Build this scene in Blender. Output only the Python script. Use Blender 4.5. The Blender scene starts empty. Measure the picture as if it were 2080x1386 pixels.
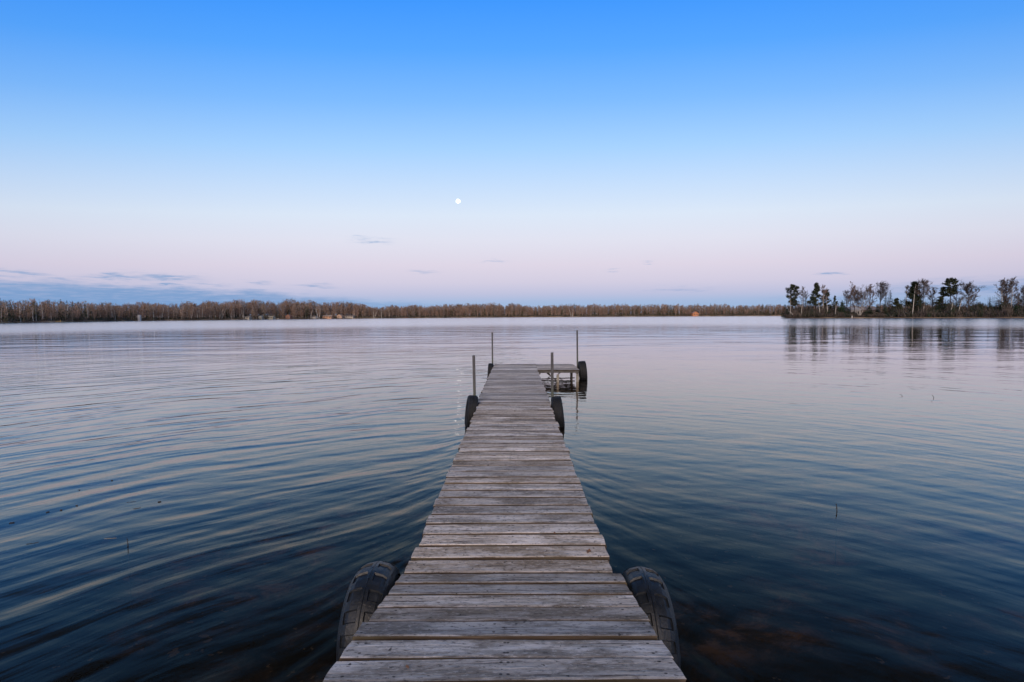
import bpy, math, random
import numpy as np
from mathutils import Vector, Matrix, Euler

# ------------------------------------------------------------------ camera, sky, light
scene = bpy.context.scene
COL = scene.collection
R = math.radians
W, H, F = 2080.0, 1386.0, 924.0          # picture size and focal length in picture units
CAM_Z = 1.73
ROT = (Matrix.Rotation(R(0.56), 4, 'Z') @ Matrix.Rotation(R(90 - 3.16), 4, 'X')
       @ Matrix.Rotation(R(-0.36), 4, 'Z'))
cam_data = bpy.data.cameras.new('camera')
cam_data.sensor_width = 36.0
cam_data.lens = F / W * 36.0
cam_data.clip_start = 0.05
cam_data.clip_end = 30000
cam = bpy.data.objects.new('camera', cam_data)
COL.objects.link(cam)
cam.matrix_world = Matrix.Translation((0, 0, CAM_Z)) @ ROT
scene.camera = cam

scene.view_settings.view_transform = 'Standard'
scene.view_settings.look = 'None'
scene.view_settings.exposure = 0.0
scene.view_settings.gamma = 1.0
scene.view_settings.use_curve_mapping = False
scene.cycles.use_denoising = True
scene.cycles.use_adaptive_sampling = True
scene.cycles.adaptive_threshold = 0.02
scene.cycles.adaptive_min_samples = 12
scene.cycles.max_bounces = 6
scene.cycles.transparent_max_bounces = 12
scene.cycles.sample_clamp_indirect = 10.0


def dirpx(px, py):
    return (ROT.to_3x3() @ Vector(((px - W / 2) / F, -(py - H / 2) / F, -1.0))).normalized()


def at(px, py, Y):
    d = dirpx(px, py)
    return Vector((0, 0, CAM_Z)) + d * (Y / d.y)


def ground(px, py, z=0.0):
    d = dirpx(px, py)
    return Vector((0, 0, CAM_Z)) + d * ((z - CAM_Z) / d.z)


def azel(px, py):
    d = dirpx(px, py)
    return math.degrees(math.atan2(d.x, d.y)), math.degrees(math.asin(d.z))


def lin(r, g, b, a=1.0):
    def c(v):
        v /= 255.0
        return v / 12.92 if v <= 0.04045 else ((v + 0.055) / 1.055) ** 2.4
    return (c(r), c(g), c(b), a)


class NT:
    """small helper for node trees"""
    def __init__(self, tree):
        self.t = tree
        self.t.nodes.clear()

    def n(self, kind, **kw):
        nd = self.t.nodes.new(kind)
        for k, v in kw.items():
            setattr(nd, k, v)
        return nd

    def put(self, sock, v):
        if isinstance(v, bpy.types.NodeSocket):
            self.t.links.new(v, sock)
        elif v is not None:
            sock.default_value = v

    def m(self, op, a, b=None, c=None, clamp=False):
        nd = self.n('ShaderNodeMath', operation=op, use_clamp=clamp)
        self.put(nd.inputs[0], a)
        if b is not None:
            self.put(nd.inputs[1], b)
        if c is not None:
            self.put(nd.inputs[2], c)
        return nd.outputs[0]

    def vm(self, op, a, b=None):
        nd = self.n('ShaderNodeVectorMath', operation=op)
        self.put(nd.inputs[0], a)
        if b is not None:
            self.put(nd.inputs[1], b)
        return nd.outputs[0]

    def sep(self, v):
        nd = self.n('ShaderNodeSeparateXYZ')
        self.put(nd.inputs[0], v)
        return nd.outputs

    def comb(self, x, y, z):
        nd = self.n('ShaderNodeCombineXYZ')
        for i, v in enumerate((x, y, z)):
            self.put(nd.inputs[i], v)
        return nd.outputs[0]

    def noise(self, vec, scale=1.0, detail=2.0, rough=0.5, dist=0.0, color=False):
        nd = self.n('ShaderNodeTexNoise')
        self.put(nd.inputs['Vector'], vec)
        nd.inputs['Scale'].default_value = scale
        nd.inputs['Detail'].default_value = detail
        nd.inputs['Roughness'].default_value = rough
        nd.inputs['Distortion'].default_value = dist
        return nd.outputs['Color' if color else 'Fac']

    def ramp(self, fac, stops, interp='LINEAR'):
        nd = self.n('ShaderNodeValToRGB')
        self.put(nd.inputs[0], fac)
        cr = nd.color_ramp
        cr.interpolation = interp
        while len(cr.elements) < len(stops):
            cr.elements.new(0.5)
        for e, (p, c) in zip(cr.elements, sorted(stops)):
            e.position = p
            e.color = c if isinstance(c, (tuple, list)) else (c, c, c, 1)
        return nd.outputs[0]

    def mix(self, fac, a, b, blend='MIX'):
        nd = self.n('ShaderNodeMix', data_type='RGBA', blend_type=blend)
        self.put(nd.inputs[0], fac)
        self.put(nd.inputs[6], a)
        self.put(nd.inputs[7], b)
        return nd.outputs[2]

    def remap(self, v, a, b, c=0.0, d=1.0, smooth=True):
        nd = self.n('ShaderNodeMapRange', interpolation_type='SMOOTHSTEP' if smooth else 'LINEAR')
        self.put(nd.inputs[0], v)
        for i, x in enumerate((a, b, c, d)):
            self.put(nd.inputs[i + 1], x)
        return nd.outputs[0]


# ---- the dusk sky: blue above, a pale band, a rose belt, grey-blue earth shadow at the horizon
world = bpy.data.worlds.new('World')
scene.world = world
world.use_nodes = True
world.cycles.sampling_method = 'NONE'      # the sky is smooth, so plain path sampling is enough
SUN_AZ = R(188)                            # behind the camera
nt = NT(world.node_tree)
tc = nt.n('ShaderNodeTexCoord').outputs['Generated']
dx, dy, dz = nt.sep(nt.vm('NORMALIZE', tc))
flat = nt.m('SQRT', nt.m('ADD', nt.m('ADD', nt.m('MULTIPLY', nt.m('MULTIPLY', dx, dx), 0.22),
                                     nt.m('MULTIPLY', dy, dy)), 0.0004))
elev = nt.m('DIVIDE', nt.m('ARCTAN2', dz, flat), math.pi / 2)       # 0 horizon .. 1 zenith


def sky_pos(y):
    return math.atan((642 - y) / 924) / (math.pi / 2)


sky_stops = [(0.0, lin(152, 182, 220)), (sky_pos(615), lin(160, 187, 224)), (sky_pos(598), lin(184, 193, 225)),
             (sky_pos(575), lin(203, 202, 228)), (sky_pos(540), lin(215, 209, 231)), (sky_pos(490), lin(219, 221, 240)),
             (sky_pos(440), lin(214, 227, 247)), (sky_pos(385), lin(194, 219, 251)), (sky_pos(310), lin(160, 206, 255)),
             (sky_pos(220), lin(118, 183, 255)), (sky_pos(120), lin(74, 162, 255)), (sky_pos(0), lin(34, 143, 254)),
             (0.44, lin(38, 98, 170)), (0.53, lin(34, 70, 116)), (0.72, lin(28, 52, 84)), (1.0, lin(26, 46, 72))]
sky = nt.ramp(elev, sky_stops)
az = nt.m('MULTIPLY', nt.m('ARCTAN2', dx, dy), 180 / math.pi)
el = nt.m('MULTIPLY', nt.m('ARCSINE', dz), 180 / math.pi)
wv = nt.comb(nt.m('MULTIPLY', az, 0.16), nt.m('MULTIPLY', el, 1.1), 0.0)
wisp = nt.noise(wv, 1.6, 5, 0.6)
wisp2 = nt.noise(nt.vm('ADD', wv, (7.3, 2.1, 0)), 4.0, 4, 0.6)
el_d = nt.m('ADD', el, nt.m('MULTIPLY', nt.m('SUBTRACT', wisp, 0.5), 2.1))
az_d = nt.m('ADD', az, nt.m('MULTIPLY', nt.m('SUBTRACT', wisp2, 0.5), 3.5))
cloud = None
#          px    py   half-w half-h strength
for px, py, hw, hh, s in [(45, 557, 50, 5, .75), (130, 571, 45, 4, .5), (245, 566, 60, 5, .9), (345, 563, 55, 6, .8),
                          (345, 579, 26, 2.6, .9), (425, 574, 32, 3, .55), (522, 576, 26, 3, .5), (640, 581, 34, 4, .6),
                          (760, 491, 26, 4, .65), (728, 483, 16, 2.5, .3), (860, 553, 22, 3, .5), (1006, 532, 20, 3, .5),
                          (1244, 548, 10, 2.4, .35), (1318, 535, 8, 2, .4), (1380, 588, 50, 4, .45), (1692, 555, 22, 3.2, .9),
                          (1985, 584, 190, 12, .8), (1700, 607, 120, 6, .4)]:
    a0, e0 = azel(px, py)
    a1, _ = azel(px + hw, py)
    _, e1 = azel(px, py - hh)
    qa = nt.m('DIVIDE', nt.m('SUBTRACT', az_d, a0), a1 - a0)
    qe = nt.m('DIVIDE', nt.m('SUBTRACT', el_d, e0), e1 - e0)
    g = nt.m('MULTIPLY', nt.m('EXPONENT', nt.m('MULTIPLY', nt.m('ADD', nt.m('MULTIPLY', qa, qa),
             nt.m('MULTIPLY', qe, qe)), -1.0)), s)
    cloud = g if cloud is None else nt.m('MAXIMUM', cloud, g)
cloud = nt.m('MULTIPLY', cloud, nt.remap(wisp2, 0.30, 0.55, 0.35, 1.0))
# low bank of blue cloud along the left of the horizon, thinning out towards the middle
bank_top = nt.m('MULTIPLY', nt.ramp(nt.m('DIVIDE', nt.m('ADD', az, 60), 120),
                [(0.0, .36), (0.12, .36), (0.24, .34), (0.40, .20), (0.52, .11), (0.75, .12), (1.0, .14)]), 10.0)
bank = nt.remap(el_d, bank_top, nt.m('SUBTRACT', bank_top, 1.0), 0.0, 1.0)
bank = nt.m('MULTIPLY', bank, nt.remap(wisp2, 0.3, 0.6, 0.72, 1.0))
bank_s = nt.ramp(nt.m('DIVIDE', nt.m('ADD', az, 60), 120), [(0.0, .95), (0.22, .92), (0.36, .6), (0.5, .2), (0.8, .2), (1.0, .4)])
bank = nt.m('MULTIPLY', bank, bank_s)
side = nt.remap(nt.m('ABSOLUTE', az), 20.0, 75.0, 0.0, 1.0)
sky = nt.mix(side, sky, nt.mix(1.0, sky, (.84, .86, .89, 1), 'MULTIPLY'))     # dimmer across the sun's bearing
cl = nt.m('MAXIMUM', cloud, bank, clamp=True)
sky = nt.mix(cl, sky, lin(114, 158, 208))
nish = nt.n('ShaderNodeTexSky', sky_type='NISHITA', sun_disc=False)
nish.sun_elevation = R(1.5)
nish.sun_rotation = SUN_AZ
nish.air_density = 1.2
nish.dust_density = 2.0
bg1 = nt.n('ShaderNodeBackground')
nt.put(bg1.inputs[0], sky)
bg1.inputs[1].default_value = 0.97
bg2 = nt.n('ShaderNodeBackground')
nt.put(bg2.inputs[0], nish.outputs[0])
bg2.inputs[1].default_value = 0.05
add = nt.n('ShaderNodeAddShader')
nt.put(add.inputs[0], bg1.outputs[0])
nt.put(add.inputs[1], bg2.outputs[0])
wo = nt.n('ShaderNodeOutputWorld')
nt.put(wo.inputs[0], add.outputs[0])

# afterglow of the set sun, low behind the camera
sl = bpy.data.lights.new('sun', 'SUN')
sl.energy = 2.6
sl.angle = R(50)
sl.color = (1.0, 0.77, 0.58)
sun = bpy.data.objects.new('sun', sl)
COL.objects.link(sun)
sd = Vector((-math.sin(SUN_AZ) * -1, math.cos(SUN_AZ), math.tan(R(26)))).normalized()   # towards the sun
sun.rotation_euler = sd.to_track_quat('Z', 'Y').to_euler()
sun.location = sd * 50 + Vector((0, 0, 20))

# ------------------------------------------------------------------ materials
MATS = {}


def mat(name, build):
    if name not in MATS:
        m = bpy.data.materials.new(name)
        m.use_nodes = True
        t = NT(m.node_tree)
        build(t)
        MATS[name] = m
    return MATS[name]


def principled(t, color, rough=0.8, bump=None, bdist=0.01, metallic=0.0, spec=0.4):
    p = t.n('ShaderNodeBsdfPrincipled')
    t.put(p.inputs['Base Color'], color)
    t.put(p.inputs['Roughness'], rough)
    p.inputs['Metallic'].default_value = metallic
    p.inputs['Specular IOR Level'].default_value = spec
    if bump is not None:
        b = t.n('ShaderNodeBump')
        b.inputs['Distance'].default_value = bdist
        t.put(b.inputs['Height'], bump)
        t.put(p.inputs['Normal'], b.outputs[0])
    o = t.n('ShaderNodeOutputMaterial')
    t.put(o.inputs[0], p.outputs[0])
    return p


def simple(c0, c1, scale=3.0, rough=0.85, obj=False):
    def f(t):
        if obj:
            v = t.n('ShaderNodeTexCoord').outputs['Object']
        else:
            v = t.n('ShaderNodeNewGeometry').outputs['Position']
        n = t.noise(v, scale, 4, 0.6)
        principled(t, t.ramp(n, [(0.32, c0 + (1,)), (0.68, c1 + (1,))]), rough)
    return f


def wood(top, base, dark, light, blotch):
    def f(t):
        oc = t.n('ShaderNodeTexCoord').outputs['Object']
        rnd = t.n('ShaderNodeObjectInfo').outputs['Random']
        off = t.comb(t.m('MULTIPLY', rnd, 37.0), t.m('MULTIPLY', rnd, 91.0), t.m('MULTIPLY', rnd, 13.0))
        v = t.vm('ADD', oc, off)
        warp = t.noise(v, 2.2, 3, 0.5, color=True)
        v2 = t.vm('ADD', v, t.vm('MULTIPLY', t.vm('SUBTRACT', warp, (.5, .5, .5)), (0.0, 0.05, 0.0)))
        grain = t.noise(t.vm('MULTIPLY', v2, (2.6, 42, 42)), 1.0, 8, 0.68)
        fine = t.noise(t.vm('MULTIPLY', v2, (9, 190, 190)), 1.0, 4, 0.6)
        big = t.noise(t.vm('MULTIPLY', v, (1.0, 3.0, 1.0)), 2.6, 5, 0.6)
        pale = t.noise(t.vm('MULTIPLY', t.vm('ADD', v2, (5, 3, 1)), (1.6, 9.0, 9.0)), 1.7, 7, 0.62)
        spot = t.noise(v, 46, 2, 0.5)
        c = t.ramp(grain, [(0.34, dark), (0.47, base), (0.57, base), (0.69, light)])
        c = t.mix(t.remap(pale, 0.47, 0.60, 0, 0.9), c, light)
        c = t.mix(t.remap(big, 0.47, 0.62, 0, 0.80), c, blotch)
        c = t.mix(t.remap(fine, 0.56, 0.70, 0, 0.55), c, dark)
        mott = t.noise(t.vm('MULTIPLY', v, (1.0, 2.0, 1.0)), 34, 6, 0.75)
        c = t.mix(t.remap(mott, 0.52, 0.66, 0, 0.80), c, dark)
        c = t.mix(t.remap(mott, 0.46, 0.36, 0, 0.65), c, light)
        c = t.mix(t.remap(spot, 0.69, 0.73, 0, 0.8), c, (0.035, 0.03, 0.028, 1))
        # a nail head in pairs near the ends and over the middle joist
        x, y, z = t.sep(oc)
        jx = t.m('ADD', t.m('ABSOLUTE', x), t.m('MULTIPLY', t.m('SUBTRACT', rnd, 0.5), 0.02))
        yy = t.m('SUBTRACT', t.m('ABSOLUTE', y), 0.036)
        for px in (0.455, 0.012):
            ddx = t.m('SUBTRACT', t.m('ADD', jx, t.m('MULTIPLY', t.m('SUBTRACT', t.m('FRACT', t.m('MULTIPLY', rnd, 41.0)), 0.5), 0.05)), px)
            d = t.m('SQRT', t.m('ADD', t.m('MULTIPLY', ddx, ddx), t.m('MULTIPLY', yy, yy)))
            c = t.mix(t.remap(d, 0.0035, 0.0065, 0.85, 0.0), c, (0.02, 0.018, 0.017, 1))
        # each board has weathered to its own tone
        hsv = t.n('ShaderNodeHueSaturation')
        r2 = t.m('FRACT', t.m('MULTIPLY', rnd, 7.77))
        t.put(hsv.inputs['Value'], t.remap(r2, 0, 1, 0.66, 1.26, smooth=False))
        t.put(hsv.inputs['Saturation'], t.remap(rnd, 0, 1, 0.5, 1.45, smooth=False))
        t.put(hsv.inputs['Color'], c)
        h = t.m('ADD', grain, t.m('MULTIPLY', fine, 0.5))
        principled(t, hsv.outputs[0], 0.82, h, 0.010, spec=0.25)
    return f


M_PLANK = mat('weathered_board', wood(True, (.57, .51, .45, 1), (.095, .078, .065, 1), (.82, .76, .70, 1), (.27, .225, .175, 1)))
M_PLANK2 = mat('silvered_board', wood(True, (.47, .44, .41, 1), (.19, .17, .155, 1), (.62, .59, .56, 1), (.28, .255, .23, 1)))


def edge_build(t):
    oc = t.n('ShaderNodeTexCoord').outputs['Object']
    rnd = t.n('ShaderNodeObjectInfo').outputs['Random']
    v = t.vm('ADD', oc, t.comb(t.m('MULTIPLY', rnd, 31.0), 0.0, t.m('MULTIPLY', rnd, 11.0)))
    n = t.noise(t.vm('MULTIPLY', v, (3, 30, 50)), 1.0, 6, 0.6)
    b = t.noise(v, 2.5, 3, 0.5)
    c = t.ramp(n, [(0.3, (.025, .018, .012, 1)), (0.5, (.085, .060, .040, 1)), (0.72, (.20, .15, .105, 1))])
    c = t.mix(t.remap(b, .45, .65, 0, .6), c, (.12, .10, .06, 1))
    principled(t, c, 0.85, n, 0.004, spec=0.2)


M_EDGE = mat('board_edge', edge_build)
M_EDGE_SHADED = mat('shaded_board_edge', simple((.018, .015, .012), (.085, .072, .060), 9))  # edge colour painted darker, standing in for shade in the board gaps
M_FRAME = mat('frame_timber', simple((.12, .105, .085), (.26, .23, .19), 6))
M_DULL = mat('dull_grey_timber', simple((.05, .048, .044), (.13, .125, .115), 6))
M_PALE = mat('pale_timber', simple((.17, .155, .125), (.32, .30, .25), 7))


def metal_build(t):
    oc = t.n('ShaderNodeTexCoord').outputs['Object']
    n = t.noise(oc, 14, 5, 0.6)
    z = t.sep(oc)[2]
    low = t.remap(t.m('ADD', z, t.m('MULTIPLY', n, 0.3)), 0.55, 0.95, 0.7, 0.0)
    c = t.ramp(n, [(0.3, (.05, .053, .06, 1)), (0.7, (.105, .107, .115, 1))])
    c = t.mix(low, c, (.085, .10, .075, 1))
    principled(t, c, 0.6, n, 0.002, metallic=0.25)


M_METAL = mat('dull_galvanised_steel', metal_build)
M_RUST = mat('dark_steel', simple((.02, .018, .017), (.06, .045, .035), 9, 0.7))


def rubber_build(t):
    oc = t.n('ShaderNodeTexCoord').outputs['Object']
    n = t.noise(oc, 9, 5, 0.65)
    f = t.noise(oc, 60, 3, 0.6)
    c = t.ramp(n, [(0.35, (.008, .010, .014, 1)), (0.55, (.015, .019, .025, 1)), (0.75, (.034, .037, .043, 1))])
    c = t.mix(t.remap(f, .58, .72, 0, .3), c, (.03, .03, .031, 1))
    principled(t, c, t.remap(n, .3, .7, .36, .55), f, 0.003, spec=0.45)


M_RUBBER = mat('old_rubber', rubber_build)
M_RUBBER2 = mat('smooth_black_rubber', simple((.006, .008, .011), (.014, .016, .020), 8, 0.75, obj=True))

M_BARK = mat('grey_bark', simple((.045, .036, .032), (.12, .10, .09), 3))
M_DARKBARK = mat('dark_bark', simple((.025, .021, .02), (.07, .06, .055), 3))


def birch_build(t):
    v = t.n('ShaderNodeTexCoord').outputs['Object']
    n = t.noise(t.vm('MULTIPLY', v, (2.5, 2.5, 4.0)), 1.0, 4, .7)
    c = t.ramp(n, [(.34, (.12, .10, .085, 1)), (.43, (.54, .50, .44, 1)), (.8, (.70, .66, .60, 1))])
    principled(t, c, .7)


M_BIRCH = mat('birch_bark', birch_build)
M_TWIG = mat('grey_twigs', simple((.075, .058, .054), (.15, .118, .108), 0.6))
M_DTWIG = mat('dark_twigs', simple((.038, .030, .029), (.085, .068, .064), 0.6))
M_PTWIG = mat('rosy_birch_twigs', simple((.13, .088, .08), (.24, .17, .155), 0.6))
M_NEEDLE = mat('pine_needles', simple((.018, .027, .014), (.062, .072, .034), 0.9, 0.7))
M_SPRUCE = mat('spruce_needles', simple((.012, .022, .013), (.035, .05, .026), 0.9, 0.7))
M_FIR = mat('bright_fir_needles', simple((.014, .045, .018), (.035, .085, .032), 1.2, 0.7))
M_DEADLEAF = mat('dead_leaves', simple((.15, .075, .04), (.30, .17, .10), 1.5))
M_BRUSH = mat('grey_brown_brush', simple((.055, .045, .040), (.19, .152, .128), 0.35))
M_WTWIG = mat('wood_twigs_brown', simple((.15, .10, .078), (.36, .245, .185), 0.07))
M_WTWIG2 = mat('wood_twigs_grey', simple((.15, .115, .095), (.33, .265, .22), 0.09))
M_WTRUNK = mat('wood_trunks', simple((.16, .125, .105), (.42, .35, .30), 0.5))
M_WDARK = mat('wood_evergreens', simple((.028, .038, .025), (.078, .080, .048), 0.12))
M_GLASS = mat('window_glass', simple((.02, .025, .035), (.05, .06, .08), 2, 0.1))


def land_build(t):
    v = t.n('ShaderNodeNewGeometry').outputs['Position']
    n = t.noise(v, .06, 5, .6)
    f = t.noise(v, .9, 4, .6)
    c = t.ramp(n, [(.35, (.085, .06, .045, 1)), (.5, (.20, .14, .09, 1)), (.62, (.40, .29, .18, 1))])
    c = t.mix(t.remap(f, .5, .7, 0, .7), c, (.06, .05, .035, 1))
    principled(t, c, .9, f, .1)


M_LAND = mat('bank_soil_and_dead_grass', land_build)


def bed_build(t):
    v = t.n('ShaderNodeNewGeometry').outputs['Position']
    n = t.noise(v, 2.3, 6, .7, .6)
    b = t.noise(t.vm('ADD', v, (3.2, 7.7, 0)), .55, 3, .5)
    leaf = t.noise(v, 9, 3, .6)
    c = t.ramp(n, [(.40, (.016, .015, .013, 1)), (.52, (.06, .045, .034, 1)), (.66, (.25, .16, .118, 1))])
    c = t.mix(t.remap(b, .42, .60, 0.92, 0.0), c, (.008, .009, .010, 1))
    c = t.mix(t.remap(leaf, .66, .70, 0, .6), c, (.20, .15, .10, 1))
    principled(t, c, .9)


M_BED = mat('dark_lake_bed', bed_build)


def water_build(t):
    pos = t.n('ShaderNodeNewGeometry').outputs['Position']
    x, y, z = t.sep(pos)
    dist = t.m('SQRT', t.m('ADD', t.m('MULTIPLY', x, x), t.m('MULTIPLY', y, y)))
    # ring swell running out from the shore end of the dock
    rx, ry = t.m('SUBTRACT', x, t.remap(x, -1.3, 1.3, 3.0, -3.0)), t.m('ADD', y, 4.6)
    warp = t.m('MULTIPLY', t.m('SUBTRACT', t.noise(pos, .25, 2, .5), .5), 1.3)
    rr = t.m('ADD', t.m('SQRT', t.m('ADD', t.m('MULTIPLY', rx, rx), t.m('MULTIPLY', ry, ry))), warp)
    th = t.m('ARCTAN2', rx, ry)
    ring_v = t.comb(t.m('MULTIPLY', rr, 4.0), t.m('MULTIPLY', th, 7.5), 0.0)
    ring = t.noise(ring_v, 1.0, 1.0, .4)
    ring2 = t.noise(t.comb(t.m('MULTIPLY', rr, 9.0), t.m('MULTIPLY', th, 16.0), 3.0), 1.0, 2.5, .6)
    left = t.remap(x, -1.0, 1.6, 1.0, 0.36)
    near = t.remap(dist, 8.0, 45.0, 1.0, 0.25)
    hgt = t.m('MULTIPLY', t.m('MULTIPLY', ring, left), t.m('MULTIPLY', near, 0.026))
    hgt = t.m('ADD', hgt, t.m('MULTIPLY', t.m('MULTIPLY', ring2, t.m('MULTIPLY', near, t.m('ADD', left, .2))), 0.0034))
    # smooth patchy undulation and short wind ripples, longer along x
    und = t.noise(t.vm('MULTIPLY', pos, (.45, 1.0, 1.0)), 2.1, 2.5, .5)
    hgt = t.m('ADD', hgt, t.m('MULTIPLY', und, t.remap(dist, 4.0, 26.0, 0.016, 0.005)))
    swell = t.noise(t.vm('MULTIPLY', pos, (.34, 1.0, 1.0)), .33, 2, .5)
    hgt = t.m('ADD', hgt, t.m('MULTIPLY', swell, t.remap(dist, 9.0, 28.0, 0.0, 0.062)))
    rip = t.noise(t.vm('MULTIPLY', pos, (.45, 1.0, 1.0)), 3.4, 2.5, .5)
    ripa = t.remap(dist, 6.0, 30.0, 0.0040, 0.0012)
    hgt = t.m('ADD', hgt, t.m('MULTIPLY', rip, ripa))
    # beyond the sheltered water a breeze ruffles the lake
    bz = t.m('ADD', dist, t.m('MULTIPLY', t.m('SUBTRACT', t.noise(pos, .03, 2, .5), .5), 14))
    breeze = t.remap(bz, 42.0, 105.0, 0.0, 1.0)
    chop = t.noise(t.vm('MULTIPLY', pos, (.35, 1.0, 1.0)), 1.6, 3, .55)
    hgt = t.m('ADD', hgt, t.m('MULTIPLY', t.m('MULTIPLY', chop, breeze), 0.05))
    b = t.n('ShaderNodeBump')
    b.inputs['Strength'].default_value = 1.0
    b.inputs['Distance'].default_value = 1.0
    t.put(b.inputs['Height'], hgt)
    # reflectance: hand-set curve; reflections painted darker and warmer straight down, mirrored at glancing angles
    soft = t.vm('NORMALIZE', t.vm('ADD', b.outputs[0], (0, 0, 0.8)))
    dot = t.n('ShaderNodeVectorMath', operation='DOT_PRODUCT')
    t.put(dot.inputs[0], soft)
    t.put(dot.inputs[1], t.n('ShaderNodeNewGeometry').outputs['Incoming'])
    graze = t.m('POWER', t.m('SUBTRACT', 1.0, t.m('MAXIMUM', dot.outputs['Value'], 0.0)), 4.15)
    gl = t.n('ShaderNodeBsdfGlossy')
    t.put(gl.inputs['Color'], t.ramp(graze, [(0.0, (.008, .005, .003, 1)), (.04, (.020, .0155, .0105, 1)), (.11, (.104, .084, .066, 1)), (.25, (.285, .255, .23, 1)), (.55, (.575, .55, .53, 1)), (1.0, (1, .975, .965, 1))]))
    t.put(gl.inputs['Roughness'], t.m('ADD', t.remap(dist, 3.0, 7.5, 0.075, 0.022), t.m('MULTIPLY', breeze, 0.14)))
    t.put(gl.inputs['Normal'], b.outputs[0])
    tr = t.n('ShaderNodeBsdfTransparent')
    t.put(tr.inputs['Color'], t.mix(graze, (.56, .48, .38, 1), (0, 0, 0, 1)))
    mx = t.n('ShaderNodeAddShader')
    t.put(mx.inputs[0], gl.outputs[0])
    t.put(mx.inputs[1], tr.outputs[0])
    o = t.n('ShaderNodeOutputMaterial')
    t.put(o.inputs[0], mx.outputs[0])


M_WATER = mat('lake_water', water_build)


def paint(name, c, rough=.7):
    return mat(name, simple(tuple(v * .85 for v in c), tuple(min(1, v * 1.1) for v in c), 1.5, rough))


def moon_build(t):
    v = t.n('ShaderNodeTexCoord').outputs['Object']
    n = t.noise(v, .035, 3, .5)
    e = t.n('ShaderNodeEmission')
    t.put(e.inputs[0], t.ramp(n, [(.35, (1, .94, .90, 1)), (.7, (1, .98, .96, 1))]))
    e.inputs[1].default_value = 7.0
    o = t.n('ShaderNodeOutputMaterial')
    t.put(o.inputs[0], e.outputs[0])


M_MOON = mat('moonlit_face', moon_build)


# ------------------------------------------------------------------ mesh helpers
class MB:
    def __init__(self):
        self.v, self.f, self.m = [], [], []

    def add(self, vs, fs, mi=0):
        o = len(self.v)
        self.v += [tuple(p) for p in vs]
        self.f += [tuple(i + o for i in f) for f in fs]
        self.m += [mi] * len(fs)

    def box(self, x0, x1, y0, y1, z0, z1, mi=0):
        vs = [(x, y, z) for z in (z0, z1) for y in (y0, y1) for x in (x0, x1)]
        self.add(vs, [(0, 2, 3, 1), (4, 5, 7, 6), (0, 1, 5, 4), (2, 6, 7, 3), (0, 4, 6, 2), (1, 3, 7, 5)], mi)

    def bbox(self, x0, x1, y0, y1, z0, z1, b=0.004, mi=0):
        """box with chamfered vertical edges and top"""
        ring = [(x0 + b, y0), (x1 - b, y0), (x1, y0 + b), (x1, y1 - b), (x1 - b, y1), (x0 + b, y1), (x0, y1 - b), (x0, y0 + b)]
        cx, cy = (x0 + x1) / 2, (y0 + y1) / 2

        def sh(k):
            return [(cx + (x - cx) * (1 - k / max(1e-6, abs(x1 - x0)) * 2), cy + (y - cy) * (1 - k / max(1e-6, abs(y1 - y0)) * 2)) for x, y in ring]
        vs = [(x, y, z0) for x, y in ring] + [(x, y, z1 - b) for x, y in ring] + [(x, y, z1) for x, y in sh(b)]
        fs = [(i, (i + 1) % 8, 8 + (i + 1) % 8, 8 + i) for i in range(8)]
        fs += [(8 + i, 8 + (i + 1) % 8, 16 + (i + 1) % 8, 16 + i) for i in range(8)]
        fs += [tuple(range(16, 24)), tuple(range(7, -1, -1))]
        self.add(vs, fs, mi)

    def tube(self, pts, radii, n=5, mi=0, cap=True):
        pts = [Vector(p) for p in pts]
        vs = []
        for i, p in enumerate(pts):
            d = (pts[min(i + 1, len(pts) - 1)] - pts[max(i - 1, 0)])
            d = d.normalized() if d.length > 1e-9 else Vector((0, 0, 1))
            a = d.orthogonal().normalized()
            if abs(d.z) > .3:
                a = d.cross(Vector((0.0, 1.0, 0.02))).normalized()
            b = d.cross(a)
            for k in range(n):
                t = 2 * math.pi * k / n
                vs.append(p + (a * math.cos(t) + b * math.sin(t)) * radii[i])
        fs = []
        for i in range(len(pts) - 1):
            for k in range(n):
                fs.append((i * n + k, i * n + (k + 1) % n, (i + 1) * n + (k + 1) % n, (i + 1) * n + k))
        if cap:
            fs.append(tuple(reversed(range(n))))
            fs.append(tuple((len(pts) - 1) * n + k for k in range(n)))
        self.add(vs, fs, mi)

    def strip(self, p0, p1, w0, w1, side, mi=0):
        s = Vector(side)
        p0, p1 = Vector(p0), Vector(p1)
        self.add([p0 - s * w0, p0 + s * w0, p1 + s * w1, p1 - s * w1], [(0, 1, 2, 3)], mi)

    def mesh(self, name, mats, smooth=False):
        me = bpy.data.meshes.new(name)
        me.from_pydata(self.v, [], self.f)
        for m in (mats if isinstance(mats, (list, tuple)) else [mats]):
            me.materials.append(m)
        if any(self.m):
            me.polygons.foreach_set('material_index', self.m)
        if smooth:
            me.polygons.foreach_set('use_smooth', [True] * len(me.polygons))
        me.update()
        return me

    def build(self, name, mats, parent=None, smooth=False):
        return link(name, self.mesh(name, mats, smooth), parent)


def link(name, me, parent=None, loc=None):
    o = bpy.data.objects.new(name, me)
    COL.objects.link(o)
    if parent is not None:
        o.parent = parent
    if loc is not None:
        o.location = loc
    return o


def tag(o, label=None, cat=None, group=None, kind=None):
    if label:
        o['label'] = label
    if cat:
        o['category'] = cat
    if group:
        o['group'] = group
    if kind:
        o['kind'] = kind
    return o


def thing(name, label, cat, loc=(0, 0, 0), group=None):
    o = bpy.data.objects.new(name, None)
    o.empty_display_size = 0.2
    COL.objects.link(o)
    o.location = loc
    return tag(o, label, cat, group)


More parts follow.
